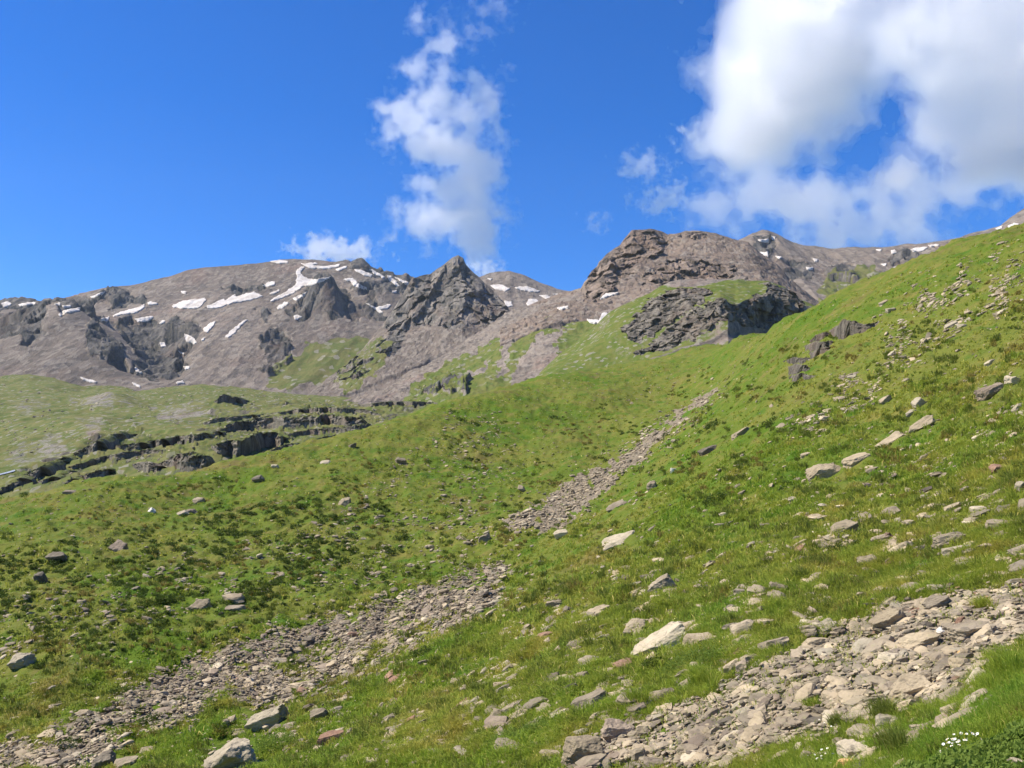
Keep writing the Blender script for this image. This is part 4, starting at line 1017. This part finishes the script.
bb = np.array([b[:4] for b in BOULDERS], float); rb = np.clip(bb[:, 2]*0.6, 5, 26).astype(int)
ex = np.concatenate([ex, np.repeat(bb[:, 0], rb)+RNG.uniform(-.58, .58, rb.sum())*np.repeat(bb[:, 2], rb)]); ey = np.concatenate([ey, np.repeat(bb[:, 1]+0.47*bb[:, 3], rb)+RNG.normal(0, .06, rb.sum())*np.repeat(bb[:, 3], rb)])
ke = ~scree_at(ex, ey); gp = (np.concatenate([gp[0], ex[ke]]), np.concatenate([gp[1], ey[ke]]))
hh = 0.13+0.16*np.clip(fbm(gp[0]/50, gp[1]/35, octaves=4)+0.25, 0, 1)
link('grass', blades(gp[0], gp[1], 10, 0.2, 'grass', M_GRASS, 1.0, 1.0, hh, 0.8), 'stuff')
gp = scatter_grass(34000, [(-160,510)]+ALLG[1:-4]+[(1024,226),(1400,90),(1400,770),(-160,770)])
hh = 0.16+0.3*np.clip(fbm(gp[0]/30, gp[1]/14, octaves=4), 0, 1)
link('meadow_grass', blades(gp[0], gp[1], 6, 0.25, 'meadow_grass', M_GRASS, 1.5, 0.9, hh, 0.8), 'stuff')
# longer growth round the bottom right corner
CORN = [(740,770),(850,720),(900,708),(960,700),(985,660),(1024,640),(1094,620),(1400,560),(1400,800),(740,800)]
gp = scatter_grass(9000, CORN, 0.0)
link('tall_grass', blades(gp[0], gp[1], 26, 0.26, 'tall_grass', M_GRASS, 0.75, 0.8, None, 0.5, 17), 'stuff')
# tussocks and dry heath clumps through the turf
def clumps(n, thr, sc, sd, name, mat, lo, hi):
    px, py = scatter_grass(n*8, [(-20,540),(200,480),(420,440),(600,400),(800,340),(1060,260),(1060,790),(-20,790)], 0.02)
    k = fbm(px/sc+sd, py/sc*2, octaves=4) > thr; px, py = px[k][:n], py[k][:n]
    h = RNG.uniform(lo, hi, len(px)); y = near_at(px, py)[1]; h = np.minimum(h, RNG.uniform(0.14, 0.34, len(px))*F/y)
    q = np.repeat(np.arange(len(px)), 5)
    X = px[q]+RNG.normal(0, .42, len(q))*h[q]; Y = py[q]+RNG.normal(0, .10, len(q))*h[q]
    link(name, blades(X, Y, 9, 0.3, name, mat, 1.1, 0.7, (h*y/F)[q], 0.6, 60), 'stuff')
M_DRY = mat_grass('dry_grass', (0.105, 0.082, 0.026), 0.5, 1.9)
clumps(2600, 0.10, 40, 2.0, 'tussock_grass', M_TUSS, 5, 13)
clumps(800, 0.30, 55, 9.0, 'dry_tussock_grass', M_DRY, 4, 10)
for px, py, w_, lab in [(878,716,30,'dark grass tussock growing on the lower edge of the near rubble'),(893,748,34,'dark grass tussock at the bottom edge beside the pale lichened boulder'),(838,722,18,'small grass tussock between stones left of the dark rubble tussock'),(1008,668,34,'tall tussock at the right end of the near rubble'),
                        (990,684,24,'bent grass tussock below the tall right-hand tussock'),(700,682,30,'dry yellowish tussock above the reddish brown boulder'),(640,702,24,'dry tussock left above the reddish brown boulder'),(812,703,14,'little tuft of grass in the middle of the near rubble'),(956,709,20,'grass tussock between the biggest rubble slab and the juniper'),(985,606,20,'grass tussock above the near rubble by the small pale rock')]:
    n = 16
    a = RNG.normal(0, .22, n)*w_; b = RNG.normal(0, .05, n)*w_
    y0 = near_at(px, py+6)[1][0]
    hm = np.full(n, w_*0.85*y0/F)
    o = link('grass_tussock', blades(px+a, py+6+b, 40, 0.3, 'grass_tussock', M_TUSS if 'dark' in lab else M_GRASS, 0.9, 0.5, hm, 0.55, 60), None, lab, 'grass tussock', 'grass tussocks by the near rubble')

def leafy(cx, cy, cz, rx, ry, rz, n, leaf, tilt=0.0):
    """leaf faces through the volume of a low dome"""
    u = RNG.normal(size=(n, 3)); u /= np.linalg.norm(u, axis=1)[:, None]; u[:, 2] = np.abs(u[:, 2])
    rr = RNG.uniform(0.55, 1.05, n)[:, None]
    lump = 1+0.28*fbm(u[:, 0]*1.7+cx, u[:, 1]*1.7+cy, u[:, 2]*1.7, octaves=3)
    C = np.array([cx, cy, cz])+u*rr*lump[:, None]*np.array([rx, ry, rz])
    C[:, 2] += tilt*(C[:, 0]-cx)
    d = RNG.normal(size=(n, 3))+np.array([0, 0, 0.7])+u*0.5; d /= np.linalg.norm(d, axis=1)[:, None]
    e = np.cross(d, RNG.normal(size=(n, 3))); e /= np.linalg.norm(e, axis=1)[:, None]
    s = leaf*RNG.uniform(0.6, 1.4, n)[:, None]
    V = np.stack([C-d*s, C+e*s*0.42, C+d*s, C-e*s*0.42], 1).reshape(-1, 3)
    Fq = np.arange(n*4).reshape(n, 4)
    return V, Fq, np.repeat(np.clip(RNG.normal(.5, .22, n), 0, 0.9), 4)
def slope_x(x, y):
    nn = near_normal(np.array([x]), np.array([y]))[0]; return -nn[0]/nn[2]
def many_leafy(spots, name, mat):
    VV, FF, TT, off = [], [], [], 0
    for px, py, w_, h_, n in spots:
        x, y, z = (float(q[0]) for q in near_at(px, py))
        if not math.isfinite(y): continue
        k = y/F
        V, Fq, T = leafy(x, y, z-0.1*h_*k, w_*k/2, w_*k/2*0.8, h_*k, n, max(0.018, 0.9*k), slope_x(x, y))
        VV.append(V); FF.append(Fq+off); TT.append(T); off += len(V)
    return new_mesh(name, np.concatenate(VV), np.concatenate(FF), [mat], False, {'tint': np.concatenate(TT)})
SHZ = [(-10,560),(150,540),(260,500),(330,490),(420,520),(400,560),(300,600),(190,640),(60,660),(-10,640)]
px = RNG.uniform(-10, 1024, 26000); py = RNG.uniform(370, 768, 26000)
dn = fbm(px/40, py/18, octaves=4)
k = (inpoly(SHZ, px+14*fbm(px/30, py/30), py+10*fbm(px/30+9, py/30)) & (dn > -0.10) & (RNG.random(len(px)) < 0.50)) | ((dn > 0.52) & (RNG.random(len(px)) < 0.11) & inpoly(ALLG, px, py) & ~scree_at(px, py))
sp = [(a, b, w_, w_*RNG.uniform(.28, .5), int(40+6*w_)) for a, b, w_ in zip(px[k], py[k], RNG.uniform(3.5, 12, k.sum()))]
link('dwarf_shrubs', many_leafy(sp, 'dwarf_shrubs', M_LEAF), 'stuff')
for a, b, w_, h_, n, lab, m in [(276,740,42,18,1500,'round green bush between the two big pale boulders at the bottom left',M_LEAF2),(690,660,62,20,2600,'spreading green juniper under the sloping pale slab',M_LEAF2),(650,664,26,12,900,'small dark shrub at the lower end of the sloping pale slab',M_LEAF),
    (715,497,26,10,600,'dark shrub alone on the middle of the right slope',M_LEAF),(842,545,40,9,900,'dark creeping shrub below the smooth slab on the right slope',M_LEAF),(500,740,40,14,1300,'wide green shrub at the bottom left of the reddish brown boulder',M_LEAF2),(535,728,36,14,1100,'leafy shrub in the grass left of the rounded bottom boulder',M_LEAF2),
    (496,732,18,11,500,'brownish dark shrub on top of the wide green shrub',M_LEAF),(166,598,20,9,500,'dark shrub left of the stone pile slabs',M_LEAF),(120,690,26,8,500,'dark mat of shrub on the edge of the middle scree near its lower end',M_LEAF),(150,718,22,9,500,'dark shrub in a gap of the middle scree strip',M_LEAF),
    (72,742,30,10,700,'low dark shrub in the lower end of the middle scree',M_LEAF),(420,652,26,9,600,'brown-green shrub below the right end of the middle scree',M_LEAF),(712,424,16,7,300,'brown heath shrub under the upper scree top',M_LEAF),(40,664,16,8,300,'dark shrub right behind the left-edge boulder',M_LEAF)]:
    me = many_leafy([(a, b+h_*0.4, w_, h_, n), (a-w_*.28, b+h_*0.5, w_*.5, h_*.7, n//3), (a+w_*.3, b+h_*.2, w_*.5, h_*.75, n//3)], 'shrub', m)
    link('shrub', me, None, lab, 'shrub')
# the leafy juniper in the corner
spots = []
for _ in range(70):
    a, b = RNG.uniform(900, 1045), RNG.uniform(728, 800)
    if b > 772-(a-905)*0.34+8*fbm(np.array([a/15]), np.array([b/15]))[0]: spots.append((a, b, RNG.uniform(26, 46), RNG.uniform(9, 15), 420))
link('juniper', many_leafy(spots, 'juniper', M_LEAF2), None, 'leafy bright green juniper filling the bottom right corner', 'shrub')
# white flowers
M_PETAL = mat_plain('white_petals', (0.86, 0.86, 0.82), 0.6); M_STEM = mat_plain('flower_stem', (0.10, 0.16, 0.03), 0.7); M_EYE = mat_plain('flower_eye', (0.75, 0.55, 0.06), 0.6)
def flower_mesh(seed):
    r = np.random.default_rng(seed)
    V, Fq, mi = [], [], []
    for k in range(4):                       # a four-sided stem
        a = k*math.pi/2; V += [(0.0025*math.cos(a), 0.0025*math.sin(a), -0.2), (0.002*math.cos(a), 0.002*math.sin(a), 0.0)]
    for k in range(4): Fq.append((2*k, (2*k+2) % 8, (2*k+3) % 8, 2*k+1)); mi.append(0)
    for k in range(8):
        a = k*math.pi/4; c, s = math.cos(a), math.sin(a); b = len(V); R = 0.019
        V += [(0.004*c, 0.004*s, 0.002), (R*.6*c-0.007*s, R*.6*s+0.007*c, 0.005), (R*c, R*s, 0.003+0.004*r.random()), (R*.6*c+0.007*s, R*.6*s-0.007*c, 0.005)]
        Fq.append((b, b+1, b+2, b+3)); mi.append(1)
    b = len(V)
    for k in range(8):
        a = k*math.pi/4; V += [(0.005*math.cos(a), 0.005*math.sin(a), 0.004), (0.003*math.cos(a), 0.003*math.sin(a), 0.009)]
    for k in range(8): Fq.append((b+2*k, b+(2*k+2) % 16, b+(2*k+3) % 16, b+2*k+1)); mi.append(2)
    V.append((0, 0, 0.010)); t = len(V)-1
    for k in range(4): Fq.append((b+4*k+1, b+(4*k+3) % 16, b+(4*k+5) % 16, t)); mi.append(2)
    return new_mesh('white_flower', np.array(V), np.array(Fq), [M_STEM, M_PETAL, M_EYE], False, None, mi)
FM = [flower_mesh(i) for i in range(3)]
def flowers(cx, cy, sx, sy, n, rot, label, group):
    for _ in range(n):
        a, b = RNG.normal(0, sx), RNG.normal(0, sy)
        px, py = cx+a, cy+b-rot*a
        x, y, z = (float(q[0]) for q in near_at(px, py+12))
        if not math.isfinite(y): continue
        zf = y*(HY-py)/F
        o = link('white_flower', FM[int(RNG.integers(3))], None, label, 'flower', group, (x, y, min(max(zf, z+0.08), z+0.32)))
        o.rotation_euler = (RNG.uniform(0.2, 0.9), RNG.uniform(-.4, .4), RNG.uniform(0, 6.28)); s = RNG.uniform(0.45, 0.75); o.scale = (s, s, 1.0)
flowers(956, 742, 11, 4.0, 34, 0.42, 'small white daisy-like flower in the cluster above the leafy juniper', 'white flowers above the corner juniper')
flowers(820, 754, 6, 4.5, 13, 0.2, 'small white flower in the grass left of the pale lichened boulder', 'white flowers beside the pale lichened boulder')
flowers(822, 720, 4, 3, 6, 0.1, 'small white flower between stones at the lower edge of the near rubble', 'white flowers at the rubble edge')
flowers(1009, 587, 5, 3, 8, 0.2, 'small white flower in the grass above the right end of the near rubble', 'white flowers above the rubble')

# the thread of stream at the left edge of the valley
M_WATER = mat_plain('white_water', (0.30, 0.33, 0.34), 0.3, 0.3, 0.8, (0.50, 0.52, 0.52))
pts = [(-40,482),(-10,478),(2,474.5),(8,473),(15,471)]
V = []
for a, b in pts:
    for db in (-0.7, 0.7):
        r = cast(a, b+db, VF)
        p = r[0] if r else Vector((0, 300, 0)); V.append((p.x, p.y, p.z+0.25))
n = len(pts); link('stream', new_mesh('stream', np.array(V), np.array([(2*i+1, 2*i+3, 2*i+2, 2*i) for i in range(n-1)]), [M_WATER], True), 'structure')

# ------------------------------------------------------------------ clouds: closed shells filled with droplets
def surface_nets(Fv, org, step):
    ins = Fv > 0
    c = ins[:-1, :-1, :-1].astype(np.int8)
    for d in ((1,0,0),(0,1,0),(0,0,1),(1,1,0),(1,0,1),(0,1,1),(1,1,1)):
        c = c+ins[d[0]:ins.shape[0]-1+d[0], d[1]:ins.shape[1]-1+d[1], d[2]:ins.shape[2]-1+d[2]]
    act = (c > 0) & (c < 8)
    idx = -np.ones(act.shape, np.int64); ijk = np.argwhere(act); idx[act] = np.arange(len(ijk))
    acc = np.zeros((len(ijk), 3)); cnt = np.zeros(len(ijk))
    corners = [(a, b, d) for a in (0, 1) for b in (0, 1) for d in (0, 1)]
    for p in corners:
        for ax in range(3):
            if p[ax]: continue
            q = list(p); q[ax] = 1
            v0 = Fv[ijk[:, 0]+p[0], ijk[:, 1]+p[1], ijk[:, 2]+p[2]]; v1 = Fv[ijk[:, 0]+q[0], ijk[:, 1]+q[1], ijk[:, 2]+q[2]]
            m = (v0 > 0) != (v1 > 0)
            t = np.where(m, v0/np.where(m, v0-v1, 1), 0)
            P = np.repeat(np.array([p], float), len(ijk), 0); P[:, ax] += t
            acc += P*m[:, None]; cnt += m
    V = np.array(org)+(ijk+acc/cnt[:, None])*np.array(step)
    quads = []
    for ax in range(3):
        s0 = [slice(None)]*3; s1 = [slice(None)]*3; s0[ax] = slice(0, -1); s1[ax] = slice(1, None)
        a, b = ins[tuple(s0)], ins[tuple(s1)]
        e = np.argwhere(a != b)
        o1, o2 = [(1, 2), (2, 0), (0, 1)][ax]
        e = e[(e[:, o1] > 0) & (e[:, o2] > 0) & (e[:, o1] < ins.shape[o1]-1) & (e[:, o2] < ins.shape[o2]-1)]
        if not len(e): continue
        def g(d1, d2):
            k = e.copy(); k[:, o1] -= d1; k[:, o2] -= d2; return idx[k[:, 0], k[:, 1], k[:, 2]]
        q = np.stack([g(1, 1), g(0, 1), g(0, 0), g(1, 0)], 1)
        flip = ~a[e[:, 0], e[:, 1], e[:, 2]]
        q[flip] = q[flip][:, ::-1]
        quads.append(q[(q >= 0).all(1)])
    return V, np.concatenate(quads)
def mat_cloud(name, dens):
    N = NT(name)
    v = N.n('ShaderNodeVolumePrincipled', 0, None, Color=(1, 1, 1, 1), Density=dens, Anisotropy=0.83)
    m = N.out(v, 'Volume')
    return m
def cloud(blobs, D, step_px, dens, label, name='cloud', noise=0.5, wl=38, seed=0.0, thick=0.8, gain=0.56, thresh=0.0):
    """blobs: (px, py, half width, half height, weight) of the lumps; D the distance"""
    B = np.array(blobs, float); k = D/F
    st_ = step_px*k
    mg = 1+(noise*0.85+0.3)/B[:, 4]
    x0, x1 = (B[:, 0]-B[:, 2]*mg).min()-CX, (B[:, 0]+B[:, 2]*mg).max()-CX
    z0, z1 = HY-(B[:, 1]+B[:, 3]*mg).max(), HY-(B[:, 1]-B[:, 3]*mg).min()
    dr = (np.minimum(B[:, 2], B[:, 3])*thick*mg).max()
    gx, gy, gz = np.arange(x0, x1, step_px), np.arange(-dr, dr, step_px*1.25), np.arange(z0, z1, step_px)
    X, Y, Z = np.meshgrid(gx, gy, gz, indexing='ij')
    X, Y, Z = X.astype(np.float32), Y.astype(np.float32), Z.astype(np.float32)
    acc = np.full(X.shape, -3.0, np.float32)
    for bx, by, rx, rz, wt in B:
        ry = min(rx, rz)*thick
        d = np.sqrt(((X-(bx-CX))/rx)**2+(Y/ry)**2+((Z-(HY-by))/rz)**2)
        acc = np.logaddexp(acc*4, (1-d)*wt*4)/4
    near = acc > -noise*2.2
    n = np.zeros(X.shape, np.float32)
    n[near] = fbm(X[near]/wl+seed, Y[near]/wl, Z[near]/wl+seed*2, octaves=5, gain=gain)
    root = None
    for th, share in ((-0.26, 0.22), (-0.06, 0.45), (0.16, 1.0)):
        Fv = acc+noise*n-th-thresh
        for s in (0, -1):
            Fv[s] = -1; Fv[:, s] = -1; Fv[:, :, s] = -1
        if (Fv > 0).sum() < 30: continue
        V, Q = surface_nets(Fv, (gx[0], gy[0], gz[0]), (step_px, step_px*1.25, step_px))
        V = V*k; V[:, 1] += D
        V[:, 0] *= V[:, 1]/D; V[:, 2] *= V[:, 1]/D
        if root is None:
            c0 = V.mean(0)
            root = link(name, new_mesh(name, V-c0, Q, [mat_cloud('cloud_droplets', dens*share)], True), None, label, 'cloud', None, c0)
        else:
            o = link('dense_core', new_mesh('dense_core', V-c0, Q, [mat_cloud('cloud_droplets', dens*share)], True)); o.parent = root
    return root
CD = 7000.0
cloud([(770,95,68,68,1.3),(815,45,80,75,1.4),(760,130,50,40,1),(850,20,64,56,1.1),(790,10,60,50,1),(870,-40,120,40,1.1)],
      CD, 2.4, 0.0070, 'big bright cumulus cloud at the top of the sky, rounded on its left side', noise=0.52, thresh=0.06, wl=44, seed=2.0, thick=0.8)
cloud([(935,25,66,52,.9),(1000,60,76,66,1.0),(1060,40,80,90,1.3),(955,100,40,34,.6),(1005,140,60,50,.9),(905,176,30,18,.5),(1060,130,60,60,1),(990,-30,120,46,1.1)],
      CD-2600, 2.4, 0.0095, 'broad bright cumulus cloud in the top right corner of the sky', noise=0.52, thresh=0.06, wl=44, seed=2.0, thick=0.8)
cloud([(760,195,46,26,.8),(720,210,36,16,.7),(700,222,26,9,.6),(810,205,50,30,.9),(850,232,40,18,.7),(880,212,36,16,.6),(922,192,40,16,.6),(970,180,50,20,.7),(1020,175,40,22,.7),(870,240,50,12,.5),(910,225,40,14,.4)],
      CD-2000, 2.2, 0.0068, 'long ragged cloud band hanging under the big cumulus cloud', thresh=0.10, noise=0.58, wl=30, seed=5.0, thick=0.7)
cloud([(402,118,20,20,.7),(430,105,22,20,.65),(425,142,24,32,.85),(455,152,22,22,.75),(470,180,28,36,1.0),(484,98,18,20,.7),(476,215,26,40,1.0),(440,225,34,20,.7),(415,218,22,14,.5),(478,245,18,22,.8),(425,65,9,34,.5),(418,40,6,16,.4),(470,120,16,18,.5),(440,80,14,26,.4)],
      CD-400, 1.7, 0.0080, 'tall wispy cloud rising above the pointed dark peak', noise=0.85, wl=25, seed=9.0, thick=0.7, gain=0.62, thresh=0.10)
for bl, lab, sd_, dn_ in [([(335,252,26,8,.7),(318,246,12,7,.5),(352,252,14,8,.6)], 'small low cloud behind the snow-streaked summit', 3.0, .006), ([(640,163,13,8,.6),(648,170,10,6,.4)], 'small faint wisp high above the russet peak', 4.0, .0028), ([(660,200,16,9,.6),(672,192,9,6,.4)], 'small wisp left of the ragged cloud band', 6.0, .003),
                         ([(476,34,14,6,.5),(490,8,14,8,.5)], 'thin wisps above the tall wispy cloud at the top edge', 7.0, .0011), ([(598,222,8,6,.5)], 'tiny faint wisp just above the russet peak', 8.0, .0022), ([(690,136,10,7,.5)], 'tiny wisp beside the left edge of the cumulus', 11.0, .0026), ([(484,268,14,7,.6)], 'small pale cloud behind the right side of the pointed peak', 12.0, .005)]:
    cloud(bl, CD-800, 1.3, dn_*2.4, lab, noise=0.95, wl=12, seed=sd_, thick=0.9, gain=0.66)

# ------------------------------------------------------------------ the air
top = max(max((o.matrix_world@Vector(c)).z for c in o.bound_box) for o in COL.objects if o.type == 'MESH' and not o.name.startswith('cloud'))
X0, X1, Y0, Y1, Z0, Z1 = -2700, 2700, -400, 3400, -200, top+15
hv = np.array([(a, b, c) for a in (X0, X1) for b in (Y0, Y1) for c in (Z0, Z1)], float)
hf = np.array([(0,1,3,2),(4,6,7,5),(0,4,5,1),(2,3,7,6),(0,2,6,4),(1,5,7,3)])
N = NT('mountain_air'); M_AIR = N.out(N.n('ShaderNodeVolumePrincipled', 0, None, Color=(0.72, 0.86, 1.0, 1), Density=HAZE, Anisotropy=0.2), 'Volume')
link('haze', new_mesh('haze', hv, hf, [M_AIR]), 'stuff')
# ------------------------------------------------------------------ light, air, camera
w = bpy.data.worlds.new('World'); SC.world = w; w.use_nodes = True
nt = w.node_tree; nt.nodes.clear()
sky = nt.nodes.new('ShaderNodeTexSky'); sky.sky_type = 'NISHITA'; sky.sun_disc = False
sky.sun_elevation = math.radians(SUN_EL); sky.sun_rotation = math.radians(SUN_AZ); sky.altitude = 2300; sky.air_density = 1.0; sky.dust_density = 0.2; sky.ozone_density = 3.0
hs = nt.nodes.new('ShaderNodeHueSaturation'); hs.inputs['Saturation'].default_value = 1.42; hs.inputs['Hue'].default_value = 0.514; hs.inputs['Value'].default_value = 1.0
bg = nt.nodes.new('ShaderNodeBackground'); bg.inputs['Strength'].default_value = 0.10
wo = nt.nodes.new('ShaderNodeOutputWorld')
nt.links.new(sky.outputs[0], hs.inputs['Color']); nt.links.new(hs.outputs[0], bg.inputs[0]); nt.links.new(bg.outputs[0], wo.inputs[0])
sl = bpy.data.lights.new('sun', 'SUN'); sl.energy = 4.0; sl.angle = math.radians(0.53); sl.color = (1.0, 0.92, 0.785)
so = bpy.data.objects.new('sun', sl); COL.objects.link(so)
az, el = math.radians(SUN_AZ), math.radians(SUN_EL)
sd = Vector((math.sin(az)*math.cos(el), math.cos(az)*math.cos(el), math.sin(el)))
so.rotation_euler = sd.to_track_quat('Z', 'Y').to_euler()

cd = bpy.data.cameras.new('camera'); co = bpy.data.objects.new('camera', cd); COL.objects.link(co)
cd.sensor_width = 36.0; cd.lens = 36.0*F/1024; cd.shift_y = (HY-384)/1024
cd.clip_start = 0.1; cd.clip_end = 60000
co.location = (0, 0, 0); co.rotation_euler = (math.radians(90), 0, 0)
SC.camera = co
SC.view_settings.view_transform = 'Standard'; SC.view_settings.look = 'None'; SC.view_settings.gamma = 1.0; SC.view_settings.exposure = 0.98
SC.view_settings.use_curve_mapping = False
SC.render.resolution_x = 1024; SC.render.resolution_y = 768
c = SC.cycles
c.use_denoising = True; c.max_bounces = 44; c.diffuse_bounces = 3; c.glossy_bounces = 1; c.transmission_bounces = 2; c.volume_bounces = 40; c.transparent_max_bounces = 16
c.use_adaptive_sampling = True; c.adaptive_threshold = 0.02
